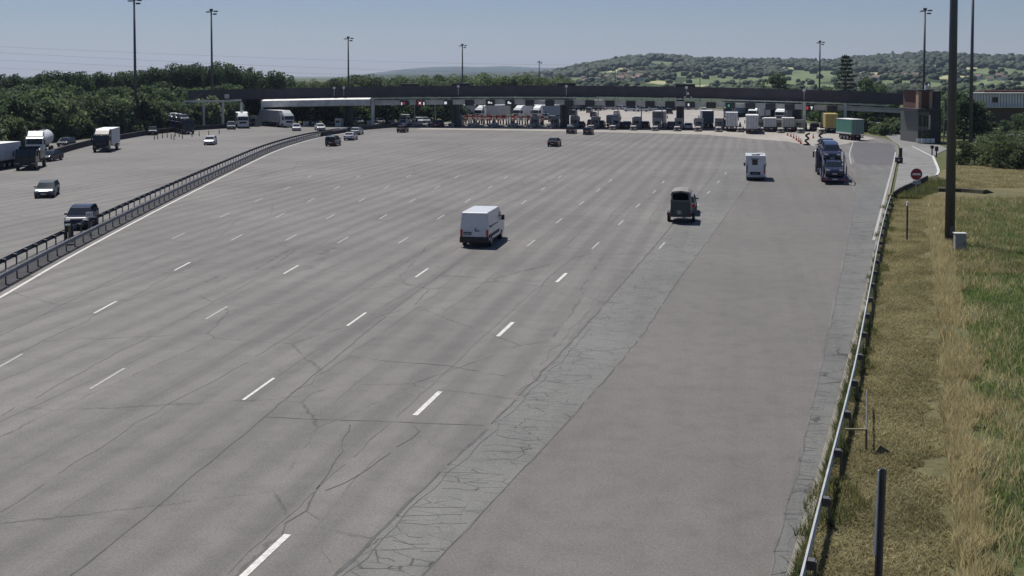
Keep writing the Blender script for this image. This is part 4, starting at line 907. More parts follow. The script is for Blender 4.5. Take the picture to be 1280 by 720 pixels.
# steel post close to the camera, leaning a little
b = P(1096, 752); s = thing('steel_post', 'tall dark steel channel post at the front of the verge, inside the guardrail', 'post', b)
tipz = 3.05; tip = P(1105, 588, tipz) - b; tip = Vector((.16, .25, 3.0))
q = MB(); q.bar((0, 0, 0), tip, .15, .03); q.bar((-.06, -.05, 0), tip + Vector((-.06, -.05, 0)), .03, .1); q.bar((.06, -.05, 0), tip + Vector((.06, -.05, 0)), .03, .1)
for k in range(9): q.cyl(tip * (k + 1) / 10 + Vector((.0, -.03, 0)), tip * (k + 1) / 10 + Vector((0, -.012, 0)), .025, .025, 8)
if 1: pass; q.build('shaft', GALVD, s)
q = MB(); q.bar(tip * .995 + Vector((-.09, -.06, 0)), Vector((-.09, -.06, 1.1)), .03, .11); q.build('sunlit_edge_strip', WHITEP, s)  # white strip paints the sunlit edge of the post
# bent tube frame next to the guardrail
b = P(1083, 537, .72); b.z = 0; s = thing('tube_frame', 'thin bent tube handrail attached to the field side of the guardrail', 'handrail', b)
a2 = P(1056, 536.5, .72) - b; c2 = P(1083.5, 488, .72) - b; q = MB(); q.tube([a2, (0, 0, .72)], .035, 8); q.build('cross_bar', mat('weathered brass tube', (.30, .25, .15), .5, .3), s)
q = MB(); q.tube([(0, 0, .72), c2], .03, 8); q.build('long_bar', GALVD, s)
q = MB(); q.cyl((0, 0, 0), (0, 0, .74), .035, .035, 8); q.build('leg', GALVD, s); q = MB(); q.cyl((c2.x, c2.y, 0), (c2.x, c2.y, .74), .03, .03, 8); q.build('leg', GALVD, s)
# electric cabinet
b = P(1199.5, 314.5); s = thing('electric_cabinet', 'small pale grey electric cabinet at the foot of the thick mast', 'cabinet', b, -.1)
q = MB(); q.box((0, 0, .62), (.72, .5, 1.24)); q.build('body', mat('cabinet grey', (.30, .31, .30), .6), s, .02); q = MB(); q.box((0, 0, 1.27), (.8, .58, .06)); q.build('roof', LBEAM, s, .01)
q = MB(); q.box((0, -.255, .62), (.62, .02, 1.1)); q.build('door', mat('cabinet door grey', (.26, .27, .265), .6), s); q = MB(); q.box((.24, -.275, .62), (.04, .03, .16)); q.build('handle', PLAST, s)
q = MB(); b = P(1102, 569); a = [(-.32, -.18, .03), (.38, -.15, .03), (.02, .26, .06), (-.05, .0, .28)]  # low near-black lump with a triangular outline
q.add(a, [(0, 1, 3), (1, 2, 3), (2, 0, 3), (0, 2, 1)]); tag(q.build('dark_triangle', mat('near black', (.02, .019, .017), .9), loc=b + Vector((0, 0, .04))), 'dark triangular lump lying on the cut straw', 'dark shape')
q = MB(); q.sweep(smoothpath([P(1208, 313), P(1216, 317), P(1226, 318), P(1238, 320)], .4), [(-.12, 0), (0, .1), (.12, 0)]); tag(q.build('mast_shadow_strip', mat('painted shadow strip', (.05, .04, .03), .9)), 'painted shadow strip standing in for the mast shadow beside the cabinet', 'cable')  # raised dark strip painted as the shadow the mast casts
# kilometre plate and bundled marker at the median
b = P(112, 301) ; mp = med[min(range(len(med)), key=lambda i: abs(med[i].y - P(109, 290).y))]
mf = offset(smoothpath(med, .2), -.65); b = min(mf, key=lambda p: abs(p.x / p.y * F + 640 - 109))
s = thing('distance_plate', 'small white numbered plate on the median in front of the dark car', 'sign', b, R(18))
q = MB(); q.cyl((0, 0, 0), (0, 0, 1.25), .03, .03, 6); q.build('post', GALVD, s); q = MB(); q.box((0, -.04, 1.52), (.52, .03, .42)); q.build('plate', WHITEP, s, .01)
textobj('427', .25, PLAST, s, (0, -.062, 1.52), (R(90), 0, 0), 'digits')
b = min(mf, key=lambda p: abs(p.x / p.y * F + 640 - 84))
s = thing('hazard_board', 'dark and dull yellow striped hazard board folded at the median beside the dark car', 'hazard board', b + Vector((-.1, .1, 0)), R(20)); s.scale = (.62, .7, .72)
for k, (x, a) in enumerate(((-.26, 0), (.08, 1), (.34, 2))):
    q = MB(); q.box((x, .04 * k, 1.05), (.3, .05, 1.7)); q.build('leaf', mat('dull yellow board', (.20, .165, .06), .6) if k == 1 else PLAST, s)
q = MB(); q.box((-.1, -.05, 1.98), (.6, .1, .16)); q.build('cap', WHITEP, s)
# tall posts at the service road
for (x, y, h, lb) in ((1124, 192, 0, 'low black cabinet with slim black post on the kerb of the service road'),):
    b = P(1123.5, 204); s = thing('signal_post', lb, 'post', b); q = MB(); q.box((0, 0, .4), (.9, .7, .8)); q.build('cabinet', PLAST, s, .06)
    q = MB(); q.box((.3, .2, 1.4), (.4, .35, 1.4)); q.build('signal_box', PLAST, s, .08); q = MB(); q.cyl((-.15, -.36, .45), (-.15, -.39, .45), .14, .14, 10); q.build('lamp', SILVER, s)
for (x, y, lb) in ((1165, 194, 'black traffic signal at the bend of the service road, nearer the building'), (1170.5, 196.5, 'black bollard standing in grass by the bend of the service road')):
    b = P(x, y); s = thing('black_bollard', lb, 'bollard', b); q = MB(); q.cyl((0, 0, 0), (0, 0, 1.0), .1, .1, 8); q.build('post', PLAST, s); q = MB(); q.box((0, 0, 1.25), (.45, .35, .7 if x > 1168 else .5)); q.build('head', PLAST, s, .06)

# small delineator posts on the western lanes
dp = thing('lane_post', 'small dark flexible post dividing the westernmost lanes', 'lane post', (0, 0, 0), 0, 'flexible posts on the western lanes')
q = MB(); q.cyl((0, 0, 0), (0, 0, .95), .09, .07, 8); q.build('post', PLAST, dp); q = MB(); q.cyl((0, 0, .6), (0, 0, .75), .085, .085, 8); q.build('band', YELLOW, dp)
for i, (x, y) in enumerate(((193, 174.5), (197, 174), (203, 172.8), (209, 172), (214, 174), (217.5, 175), (219, 170.5), (224, 171), (228, 173.5), (240, 171), (249, 170), (261, 169), (274, 167.5))):
    if i == 0: dp.location = P(x, y)
    else: dup(dp, P(x, y), 0)
# folded chevron barriers and cones near the eastern lanes
cb = thing('folding_barrier', 'dark red zigzag folding barrier beside the cones, nearer the transporter', 'barrier', P(1025, 181.5), 0)
zz = [(-.55, .1), (.45, .1), (-.35, .8), (.4, 1.15), (-.25, 1.7), (.5, 2.1)]
for k, (a, b) in enumerate(zip(zz, zz[1:])): q = MB(); q.bar((a[0], 0, a[1]), (b[0], 0, b[1]), .1, .3); q.build('leaf', DARKRED if k % 2 else PLAST, cb)
q = MB(); q.box((0, 0, .06), (1.2, .5, .12)); q.build('foot', PLAST, cb)
dup(cb, P(1008.5, 181.5), 0, 'dark red zigzag folding barrier beside the cones, nearer the toll column')
cn = thing('traffic_cone', 'orange traffic cone in the curved row before the eastern lanes', 'traffic cone', (0, 0, 0), 0, 'orange cones before the eastern lanes')
q = MB(); q.box((0, 0, .03), (.45, .45, .06)); q.cyl((0, 0, .06), (0, 0, 1.0), .19, .04, 12); q.build('cone', ORANGE, cn); q = MB(); q.cyl((0, 0, .45), (0, 0, .65), .128, .098, 12); q.build('band', WHITEP, cn)
for i, (x, y) in enumerate(((984.5, 169.5), (988.5, 171), (992, 173), (995.5, 175.5), (998.5, 177.5), (1001, 179.8), (1016.5, 173))):
    if i == 0: cn.location = P(x, y)
    else: dup(cn, P(x, y), 0)
# striped panel row fence behind
# ------------------------------------------------------------------ control building and warehouse
o1 = P(1136, 176.5); o2 = P(1161, 179.5)
cbz = heading(0, 1); bd = thing('control_building', 'small control building with orange cladding above a glazed ground floor', 'building', P(1158, 178.5), R(2)); bd.scale = (.62, 1, 1)
q = MB(); q.box((-.9, 4, 2.9), (3.4, 8, 5.8)); q.build('ground_floor', mat('grey glazing wall', (.11, .118, .122), .4, .2), bd)
q = MB(); q.box((2.5, 4.1, 2.95), (3.3, 8.4, 5.9)); q.build('dark_wing', COLM, bd)
q = MB(); q.box((-1.2, 2.4, 5.9), (5.6, 8.6, .5)); q.build('floor_slab', COLM, bd)
q = MB(); q.box((-.4, 4.4, 7.7), (2.7, 7.6, 3.2)); q.build('upper_wall', BRICKR, bd)
for x in (-1.9, 1.3): q = MB(); q.box((x, .9, 7.75), (.85, 1.2, 3.4)); q.build('cladding_panel', BRICKO, bd)
q = MB(); q.box((3.2, 4.4, 7.6), (2.6, 7.4, 3.3)); q.build('stair_tower', COLM, bd)
q = MB(); q.box((-.4, 4.2, 9.45), (4.4, 8.4, .2)); q.build('roof', COLM, bd)
for x, w_ in ((-1.9, .9), (-.6, .9), (.5, .8)): q = MB(); q.box((x, -.02, 3.9), (w_, .08, 2.0)); q.box((x, -.02, 1.5), (w_, .08, 1.6)); q.build('window', GLASS, bd)
q = MB(); q.box((.75, -.06, 3.7), (.5, .1, 2.6)); q.build('pale_sign', LBEAM, bd)
q = MB(); 
for k in range(4): q.box((-3.2 + k * 1.35, -1.4, .45), (1.15, .12, .8)); 
q.build('balustrade', WHITEP, bd)
q = MB(); q.box((1.8, 3, 9.9), (.9, .5, .8)); q.cyl((1.2, 3, 9.5), (1.2, 3, 10.8), .05); q.cyl((2.5, 3, 9.5), (2.5, 3, 10.6), .05); q.box((2.6, 3, 10.3), (.5, .4, .5)); q.build('antenna_unit', WHITEP, bd)
for x in (4.6, 5.7): q = MB(); q.cyl((x, -.6, 0), (x, -.6, 7.4 if x < 5 else 6.8), .1, .1, 8); q.build('pipe', GALV, bd)
wh = thing('warehouse', 'long pale corrugated warehouse with reddish roof edge behind the trees', 'building', PD(1212, 95, 268), R(-8)); wh.location.z = 0
q = MB(); 
for k in range(46): q.box((k * .66 + .3, 0, 6.1), (.5, .5 + .1 * (k % 2), 3.0))
q.box((15, .5, 6.1), (30.4, .6, 3.0)); q.build('corrugated_wall', mat('pale corrugated sheet', (.62, .64, .62), .5, .2, .08, .6), wh)
q = MB(); q.box((15, 3, 7.75), (31, 7, .3)); q.build('roof', LBEAM, wh); q = MB(); q.box((18, 8, 8.1), (26, 5, .7)); q.build('roof_monitor', BRICKR, wh)
q = MB(); q.box((15, 2, 2.1), (30, 3, 4.2)); q.build('lower_wall', mat('brown wall', (.10, .075, .055), .9), wh); q = MB(); q.box((15, -.6, 4.5), (31, 1.2, .3)); q.build('ledge', LBEAM, wh)
q = MB(); q.box((6, -.35, 6.2), (1.3, .1, 1.3)); q.build('window', GLASS, wh)
# ------------------------------------------------------------------ vehicles
def wheel(par, x, y, r, wd, rimr=.62, nm='wheel'):
    q = MB(); q.cyl((x - wd / 2, y, r), (x + wd / 2, y, r), r, r, 18); o = q.build(nm, TYRE, par)
    q = MB(); s = 1 if x > 0 else -1; q.cyl((x + s * wd / 2, y, r), (x + s * (wd / 2 + .015), y, r), r * rimr, r * rimr * .9, 14); q.build('rim', RIM, o); return o
CARS = {  # lower profile, greenhouse profile (y forward, z)
 'hatch': (4.2, 1.78, [(-2.1, .28), (-2.12, .62), (-2.05, .98), (.75, .99), (1.75, .86), (2.05, .66), (2.1, .28)], [(-2.02, .96), (-1.7, 1.42), (-1.3, 1.48), (-.1, 1.49), (.4, 1.42), (1.15, .95)]),
 'suv': (4.55, 1.9, [(-2.25, .34), (-2.28, .75), (-2.2, 1.12), (.9, 1.13), (1.95, 1.0), (2.22, .78), (2.27, .34)], [(-2.16, 1.1), (-1.85, 1.6), (-1.4, 1.68), (-.1, 1.69), (.45, 1.6), (1.25, 1.09)]),
 'estate': (4.75, 1.82, [(-2.35, .28), (-2.37, .62), (-2.3, .98), (.8, .99), (1.95, .86), (2.32, .66), (2.37, .28)], [(-2.27, .96), (-1.95, 1.4), (-1.5, 1.46), (0, 1.46), (.45, 1.39), (1.25, .95)]),
 'sedan': (4.6, 1.8, [(-2.28, .28), (-2.3, .68), (-2.22, 1.0), (-1.3, 1.03), (.8, 1.0), (1.9, .86), (2.25, .66), (2.3, .28)], [(-1.75, 1.0), (-1.05, 1.4), (-.7, 1.44), (0, 1.44), (.4, 1.38), (1.2, .96)]),
 'mpv': (4.5, 1.85, [(-2.2, .3), (-2.25, .7), (-2.2, 1.1), (1.2, 1.1), (1.95, .92), (2.2, .7), (2.25, .3)], [(-2.2, 1.08), (-2.05, 1.65), (-1.6, 1.76), (.0, 1.76), (.55, 1.66), (1.6, 1.06)])}
def car(kind, m, label, loc, rz, group=None, name='car'):
    L, W, low, gh = CARS[kind]; c = thing(name, label, 'car', loc, rz, group); h = W / 2
    q = MB(); q.prism(low, [h * .93 if z < .4 else h if z < .85 else h * .965 for y, z in low]); q.build('body', m, c, .12, True, 3)
    zt = max(z for y, z in gh); zb = gh[0][1]
    hw = [h * (.93 - .19 * (z - zb) / (zt - zb)) for y, z in gh]
    q = MB(); q.prism(gh, hw); q.build('window_glass', GLASS, c, .04)
    q = MB(); rp = [(y, z) for y, z in gh if z > zb + .25]; rp = [(y, z + .012) for y, z in rp] + [(rp[-1][0] - .12, rp[-1][1] - .05), (rp[0][0] + .12, rp[0][1] - .05)]
    q.prism(rp, h * .755); q.build('roof', m, c, .02, True)
    q = MB()
    for s in (-1, 1):
        P3 = [(s * (w_ + .008), y, z) for (y, z), w_ in zip(gh, hw)]; q.tube([P3[0], P3[1]], .05, 5); q.tube([P3[-1], P3[-2]], .04, 5); q.tube(P3[1:-1], .035, 5)
        for f in (.36, .62): 
            yb = gh[0][0] + (gh[-1][0] - gh[0][0]) * f; q.bar((s * (hw[0] + .005), yb, zb), (s * (hw[2] + .012), yb - .08, zt - .06), .05, .07)
    q.build('pillars', m if kind != 'hatch' else m, c)
    r = .33 if kind != 'suv' else .37
    for y in (-L * .31, L * .315):
        for s in (-1, 1): wheel(c, s * (h - .1), y, r, .22)
    for s in (-1, 1):
        q = MB(); q.box((s * h * .76, low[1][0] - .005, zb - .22), (.3, .06, .2)); q.build('tail_light', TAIL, c, .02)
        q = MB(); q.box((s * h * .72, low[-2][0] - .07, low[-2][1] + .02), (.4, .22, .13)); q.build('headlight', HEAD, c, .03)
        q = MB(); q.box((s * (h + .07), gh[-1][0] - .28, zb + .07), (.2, .12, .14)); q.build('wing_mirror', m, c, .03)
    q = MB(); q.box((0, low[1][0] - .02, .66 if kind != 'sedan' else .6), (.5, .03, .11)); q.build('number_plate', PLATE, c)
    q = MB(); q.box((0, low[-2][0] + .015, .48), (h * 1.3, .09, .2)); q.build('grille', PLAST, c); q = MB(); q.box((0, low[-2][0] + .07, .42), (.5, .03, .11)); q.build('number_plate', PLATE, c)
    q = MB(); q.box((0, low[0][0] + .02, .36), (h * 1.8, .1, .2)); q.box((0, 0, .27), (h * 1.8, L * .9, .12)); q.build('lower_trim', PLAST, c)
    return c
AWAY = TRZ
def H_(dx, dy=-1): return heading(dx, dy)
def at(x, y): return P(x, y)
# large rear-on vehicles in the departing lanes
def panel_van(label, loc, rz):
    c = thing('panel_van', label, 'van', loc, rz); W = 2.06; L = 5.6; Ht = 2.48
    prof = [(0, .42), (-.03, .75), (.02, 1.5), (.10, Ht - .06), (.25, Ht), (3.9, Ht), (4.25, 2.3), (4.95, 1.42), (5.55, 1.12), (5.62, .8), (5.6, .42)]
    hw = [1.0 if z < .9 else 1.03 if z < 1.6 else .93 for y, z in prof]
    q = MB(); q.prism(prof, hw); q.build('body', WHITE, c, .07, True, 3)
    q = MB(); q.box((0, .0, .55), (2.1, .22, .42)); q.build('rear_bumper', PLAST, c, .05)
    for s in (-1, 1):
        q = MB(); q.box((s * .93, -.015, 1.0), (.17, .09, .52)); q.build('tail_light', TAIL, c, .03)
        q = MB(); q.box((s * .97, .01, 1.02), (.05, .04, .12)); q.build('lamp_lens', HEAD, bpy.data.objects[c.children[-1].name])
        q = MB(); q.box((s * 1.16, 4.35, 1.62), (.22, .16, .38)); q.box((s * 1.02, 4.4, 1.5), (.22, .06, .06)); q.build('wing_mirror', PLAST, c, .04)
        q = MB(); q.add([(s * 1.004, 3.55, 1.46), (s * 1.004, 4.72, 1.44), (s * .972, 4.2, 2.08), (s * .972, 3.6, 2.1), (s * 1.02, 3.55, 1.46), (s * 1.02, 4.72, 1.44), (s * .985, 4.2, 2.08), (s * .985, 3.6, 2.1)], [(4, 5, 6, 7), (0, 3, 2, 1), (0, 1, 5, 4), (1, 2, 6, 5), (2, 3, 7, 6), (3, 0, 4, 7)]); q.build('cab_window', GLASS, c)
        q = MB(); q.box((s * 1.035, 2.4, .78), (.03, 2.5, .2)); q.box((s * 1.035, .62, .78), (.03, .8, .2)); q.build('side_moulding', PLAST, c)
        q = MB(); q.box((s * 1.03, 1.9, 1.42), (.02, 2.6, .04)); q.box((s * 1.036, .75, 1.42), (.03, .6, .09)); q.build('door_rail', PLAST, c)
        for y in (.95, 4.55): wheel(c, s * .9, y, .35, .24)
    for s in (-1, 1):
        q = MB(); q.box((s * .455, -.005, 1.52), (.9, .02, 1.5), 0, Matrix.Rotation(R(-3.2), 4, 'X')); q.build('rear_door', WHITE, c, .008)
        for z in (1.0, 2.05): q = MB(); q.box((s * .9, .05, z), (.05, .08, .12)); q.build('hinge', WHITE, c)
    q = MB(); q.box((-.48, -.085, .98), (.56, .03, .2)); q.build('plate_recess', PLAST, c); q = MB(); q.box((-.48, -.105, .97), (.5, .02, .11)); q.build('number_plate', mat('dirty plate', (.25, .26, .27), .5), c)
    q = MB(); q.box((.08, -.075, 1.28), (.05, .04, .2)); q.box((.22, -.075, 1.18), (.3, .03, .06)); q.build('door_handle', PLAST, c)
    q = MB(); q.add([(-.8, 4.33, 2.22), (.8, 4.33, 2.22), (.88, 4.93, 1.5), (-.88, 4.93, 1.5), (-.8, 4.3, 2.18), (.8, 4.3, 2.18), (.88, 4.9, 1.46), (-.88, 4.9, 1.46)], [(0, 1, 2, 3), (4, 7, 6, 5), (0, 4, 5, 1), (1, 5, 6, 2), (2, 6, 7, 3), (3, 7, 4, 0)]); q.build('windscreen', GLASS, c)
    q = MB(); q.box((0, 2.8, .36), (1.8, 5.0, .2)); q.cyl((-.6, -.02, .3), (-.6, .4, .3), .05); q.build('underbody', CHAS, c); return c
panel_van('white panel van driving alone in the middle lanes, seen from behind', at(593, 309.5), R(-11))
def horse_trailer(label, loc, rz):
    c = thing('horse_trailer', label, 'trailer', loc, rz); q = MB()
    # body shell open at the rear top: sides, front, floor
    DG = mat('dark grey trailer shell', (.045, .05, .056), .5, 0, .15, 2)
    q.box((0, 1.7, .62), (1.72, 3.3, .16)); 
    for s in (-1, 1): q.add([(s * .86, .02, .6), (s * .86, 3.3, .6), (s * .74, 3.25, 2.35), (s * .74, .1, 2.35), (s * .82, .02, .6), (s * .82, 3.3, .6), (s * .70, 3.25, 2.35), (s * .70, .1, 2.35)], [(0, 1, 2, 3), (4, 7, 6, 5), (0, 3, 7, 4), (1, 5, 6, 2), (0, 4, 5, 1), (3, 2, 6, 7)])
    q.prism([(3.2, .6), (3.75, .8), (3.6, 1.6), (3.25, 2.4), (3.2, 2.4)], .74); q.build('shell', DG, c, .015)
    q = MB(); arc = [(-.80, 2.25), (-.76, 2.48), (-.55, 2.62), (0, 2.68), (.55, 2.62), (.76, 2.48), (.80, 2.25), (.72, 2.24), (.66, 2.42), (0, 2.56), (-.66, 2.42), (-.72, 2.24)]
    n = len(arc); vs = [(x, .0, z) for x, z in arc] + [(x, 3.3, z) for x, z in arc] + [(x * .8, 3.75, z - .35) for x, z in arc]
    q.add(vs, [(k * n + i, k * n + (i + 1) % n, (k + 1) * n + (i + 1) % n, (k + 1) * n + i) for k in (0, 1) for i in range(n)] + [tuple(range(n)), tuple(range(2 * n, 3 * n))[::-1]]); q.build('roof', mat('grey beige roof', (.20, .185, .17), .6), c, 0)
    q = MB(); q.box((0, .02, 1.18), (1.6, .06, 1.25)); q.build('ramp_door', DG, c, .02)
    for k in range(6): q = MB(); q.box((-.62 + k * .248, -.02, 1.18), (.05, .04, 1.15)); q.build('ramp_rib', DG, c)
    q = MB(); q.box((0, .0, 1.86), (1.66, .08, .1)); q.box((0, -.03, .58), (1.75, .12, .1)); q.build('cross_rail', mat('trailer rail', (.12, .13, .14), .5, .4), c)
    q = MB(); q.box((-.1, -.055, .92), (.36, .02, .3)); q.build('number_plate', mat('trailer plate', (.35, .37, .38), .5), c)
    for dx in (-.1, .1): q = MB(); q.box((-.1 + dx, -.07, .92), (.05, .01, .24)); q.build('plate_mark', PLAST, c)
    for s in (-1, 1):
        q = MB(); q.box((s * .78, -.03, .72), (.14, .06, .2)); q.build('tail_light', mat('dim tail lamp', (.16, .01, .01), .4), c)
        wheel(c, s * 1.0, 1.35, .33, .22); wheel(c, s * 1.0, 2.1, .33, .22)
        q = MB(); q.prism([(.9, .55), (1.0, .76), (2.45, .76), (2.55, .55)], .14); o = q.build('mudguard', PLAST, c); o.location.x = s * 1.0
        q = MB(); q.box((s * .76, .04, 1.6), (.09, .1, 1.9), 0, Matrix.Translation((s * .06, 0, 0)) @ Matrix.Rotation(R(-3.6 * s), 4, 'Y')); q.build('corner_post', mat('trailer rail', (0, 0, 0)), c)
    q = MB(); q.bar((0, 3.5, .5), (0, 5.0, .45), .12, .12); q.bar((-.4, 3.4, .5), (0, 4.4, .5), .08, .08); q.bar((.4, 3.4, .5), (0, 4.4, .5), .08, .08); q.build('drawbar', CHAS, c)
    return c
hloc = at(850.5, 279.5); hrz = R(-11); horse_trailer('dark grey horse trailer with open upper doorway and pale rounded roof', hloc, hrz)
d = Vector((math.sin(-hrz), math.cos(hrz), 0)); 
car('suv', GREYP, 'grey car towing the dark horse trailer', hloc + d * 7.4 + Vector((.15, 0, 0)), hrz)
q = MB()
def camper(label, loc, rz):
    c = thing('motorhome', label, 'motorhome', loc, rz); W = 2.25
    q = MB(); q.prism([(0, .45), (-.02, 1.2), (.06, 2.88), (4.3, 2.9), (5.3, 2.75), (5.4, 2.2), (4.5, 2.0), (4.45, .45)], W / 2); q.build('body', WHITE, c, .06, True)
    q = MB(); q.prism([(4.4, .42), (4.4, 1.95), (4.7, 1.95), (5.3, 1.25), (6.0, 1.05), (6.05, .42)], .98); q.build('cab', WHITE, c, .06, True)
    q = MB(); q.prism([(4.78, 1.9), (5.32, 1.28), (5.36, 1.3), (4.84, 1.92)], .88); q.build('windscreen', GLASS, c)
    q = MB(); q.box((0, .9, 2.93), (.9, .8, .08)); q.build('roof_vent', PLAST, c, .02); q = MB(); q.box((.5, 2.8, 2.95), (.7, .7, .1)); q.build('roof_hatch', WHITEP, c, .02)
    q = MB(); q.box((-.1, .0, 2.12), (.6, .05, .62)); q.build('rear_window', GLASS, c, .02); q = MB(); q.box((-.1, -.02, 2.5), (.95, .05, .08)); q.build('rear_light_bar', GREYP, c)
    q = MB(); q.box((-.05, -.03, .86), (1.15, .08, .34)); q.build('plate_panel', PLAST, c, .02); q = MB(); q.box((-.05, -.08, .86), (.5, .02, .1)); q.build('number_plate', GREYP, c)
    q = MB(); q.box((0, -.03, .52), (2.2, .16, .2)); q.build('rear_bumper', mat('pale bumper', (.4, .42, .44), .5), c, .03)
    for s in (-1, 1):
        q = MB(); q.box((s * .98, -.02, 1.35), (.16, .07, 1.0)); q.build('lamp_pillar', GREYP, c, .02); q = MB(); q.box((s * .98, -.06, 1.0), (.12, .03, .22)); q.build('tail_light', TAIL, c)
        for y in (1.3, 4.9): wheel(c, s * .9, y, .34, .24)
        q = MB(); q.box((s * 1.2, 4.85, 1.5), (.24, .18, .4)); q.box((s * 1.04, 4.85, 1.4), (.2, .05, .05)); q.build('wing_mirror', PLAST, c, .03)
        q = MB(); q.box((s * (W / 2 + .005), 2.5, 1.9), (.03, .9, .55)); q.build('side_window', GLASS, c, .01)
    q = MB(); q.box((0, 2.5, .4), (1.9, 4.9, .2)); q.build('chassis', CHAS, c); return c
camper('white motorhome with dark square rear window, seen squarely from behind', at(944.5, 226), R(-11.5))

def axle(par, y, W=2.5, r=.5, wd=.32):
    for s in (-1, 1): wheel(par, s * (W / 2 - wd / 2 - .02), y, r, wd, .5)
def tractor_cab(c, y0, m, roof=3.7, spoiler=True):
    """cab from y0 forwards, 2.3 m deep"""
    q = MB(); q.prism([(y0, .9), (y0, 2.95), (y0 + .3, roof - .55), (y0 + 1.7, roof - .7), (y0 + 2.12, 2.7), (y0 + 2.3, 1.7), (y0 + 2.32, .55), (y0 + 1.2, .5), (y0 + 1.1, .95)], 1.22); q.build('cab', m, c, .07, True)
    q = MB(); q.prism([(y0 + 2.13, 2.68), (y0 + 2.29, 1.85), (y0 + 2.33, 1.85), (y0 + 2.17, 2.7)], 1.1); q.build('windscreen', GLASS, c)
    if spoiler: q = MB(); q.prism([(y0 + .05, roof - .6), (y0 + .05, roof + .15), (y0 + .5, roof + .1), (y0 + 1.5, roof - .62)], [1.15, 1.1, 1.05, 1.1]); q.build('roof_deflector', m, c, .05, True)
    for s in (-1, 1):
        q = MB(); q.box((s * 1.235, y0 + 1.45, 2.2), (.03, .9, .75)); q.build('side_window', GLASS, c)
        q = MB(); q.box((s * 1.42, y0 + 2.1, 2.15), (.2, .16, .75)); q.build('wing_mirror', PLAST, c, .03)
        q = MB(); q.box((s * .95, y0 + 2.33, .78), (.4, .06, .22)); q.build('headlight', HEAD, c, .02)
    q = MB(); q.box((0, y0 + 2.33, 1.35), (1.6, .05, .45)); q.build('grille', PLAST, c); q = MB(); q.box((0, y0 + 2.3, .62), (2.45, .22, .4)); q.build('bumper', m, c, .04)
    q = MB(); q.box((0, y0 + 2.43, .6), (.52, .02, .12)); q.build('number_plate', PLATE, c)
def box_body(c, y0, L, m, z0=1.15, z1=3.95, W=2.52, doors=True, roofm=None, side=None):
    q = MB(); q.box((0, y0 + L / 2, (z0 + z1) / 2), (W, L, z1 - z0)); bx = q.build('cargo_box', m, c, .03)
    q = MB(); q.box((0, y0 + L / 2, z1 + .02), (W + .02, L + .02, .05)); q.build('roof', roofm or WHITEP, c)
    q = MB()
    for zz in (z0 + .03, z1 - .06): q.box((0, y0 + L / 2, zz), (W + .05, L + .03, .1))
    q.build('edge_rail', GALV, c)
    if doors:
        for s in (-1, 1):
            q = MB(); q.box((s * W / 4, y0 - .03, (z0 + z1) / 2), (W / 2 - .06, .05, z1 - z0 - .16)); dd = q.build('rear_door', m, c)
            for x in (.25, .85): q = MB(); q.cyl((s * x, y0 - .08, z0 + .1), (s * x, y0 - .08, z1 - .1), .025, .025, 6); q.build('lock_rod', GALVD, dd)
    return bx
def trailer_frame(c, y0, L, bumper=True):
    q = MB(); q.box((0, y0 + L / 2, .98), (1.0, L - .4, .26)); q.box((0, y0 + 6.4, .6), (.9, .3, .8)); q.build('frame', CHAS, c)
    if bumper:
        q = MB(); q.box((0, y0 + .05, .55), (2.4, .12, .18)); q.box((-.7, y0 + .1, .8), (.1, .1, .5)); q.box((.7, y0 + .1, .8), (.1, .1, .5)); q.build('under_run_bar', CHAS, c)
        for s in (-1, 1): q = MB(); q.box((s * 1.0, y0 - .02, .82), (.42, .07, .16)); q.build('tail_light', TAIL, c)
        q = MB(); q.box((0, y0 - .02, .8), (.52, .03, .14)); q.build('number_plate', PLATE, c)
    for s in (-1, 1): q = MB(); q.box((s * 1.2, y0 + L * .48, .75), (.05, L * .28, .5)); q.build('side_guard', CHAS, c)
def artic(label, loc, rz, boxm, cabm=WHITE, L=13.2, z1=3.95, front=False, name='articulated_lorry', roofm=None, cab=True):
    """y = 0 at the rear; front=True: loc is where the front stands"""
    tot = L + 2.9; c = thing(name, label, 'lorry', loc, rz)
    if front: c.location = Vector(loc) - Vector((-math.sin(rz), math.cos(rz), 0)) * tot
    box_body(c, 0, L, boxm, 1.15, z1, roofm=roofm); trailer_frame(c, 0, L)
    for y in (1.6, 2.9, 4.2): axle(c, y)
    if cab:
        tractor_cab(c, L + .5, cabm, min(3.85, z1)); axle(c, L - 1.3); axle(c, L + 1.85)
        q = MB(); q.box((0, L + .2, .8), (.9, 4.2, .3)); q.build('tractor_frame', CHAS, c)
        for s in (-1, 1): q = MB(); q.cyl((s * .95, L - .3, .75), (s * .95, L + .9, .75), .33, .33, 12); q.build('fuel_tank', GALV, c)
    return c
def rigid(label, loc, rz, boxm, cabm, L=7.0, z1=3.7, front=False, name='box_lorry', roofm=None):
    tot = L + 2.5; c = thing(name, label, 'lorry', loc, rz)
    if front: c.location = Vector(loc) - Vector((-math.sin(rz), math.cos(rz), 0)) * tot
    box_body(c, 0, L, boxm, 1.1, z1, roofm=roofm); trailer_frame(c, 0, L); axle(c, 2.0); tractor_cab(c, L + .15, cabm, z1 - .1); axle(c, L + 1.5); return c
BX_WHITE = boxmat('white box panel', (.55, .56, .57), (.4, .4, .39)); BX_GREY = boxmat('grey box panel', (.32, .33, .34), (.22, .22, .22)); BX_GREEN = boxmat('green curtain', (.06, .20, .155), (.09, .2, .17)); BX_YEL = boxmat('dull yellow curtain', (.40, .31, .09)); BX_BLUE = boxmat('blue grey box', (.16, .21, .27)); BX_DK = boxmat('dark grey box', (.13, .135, .14))
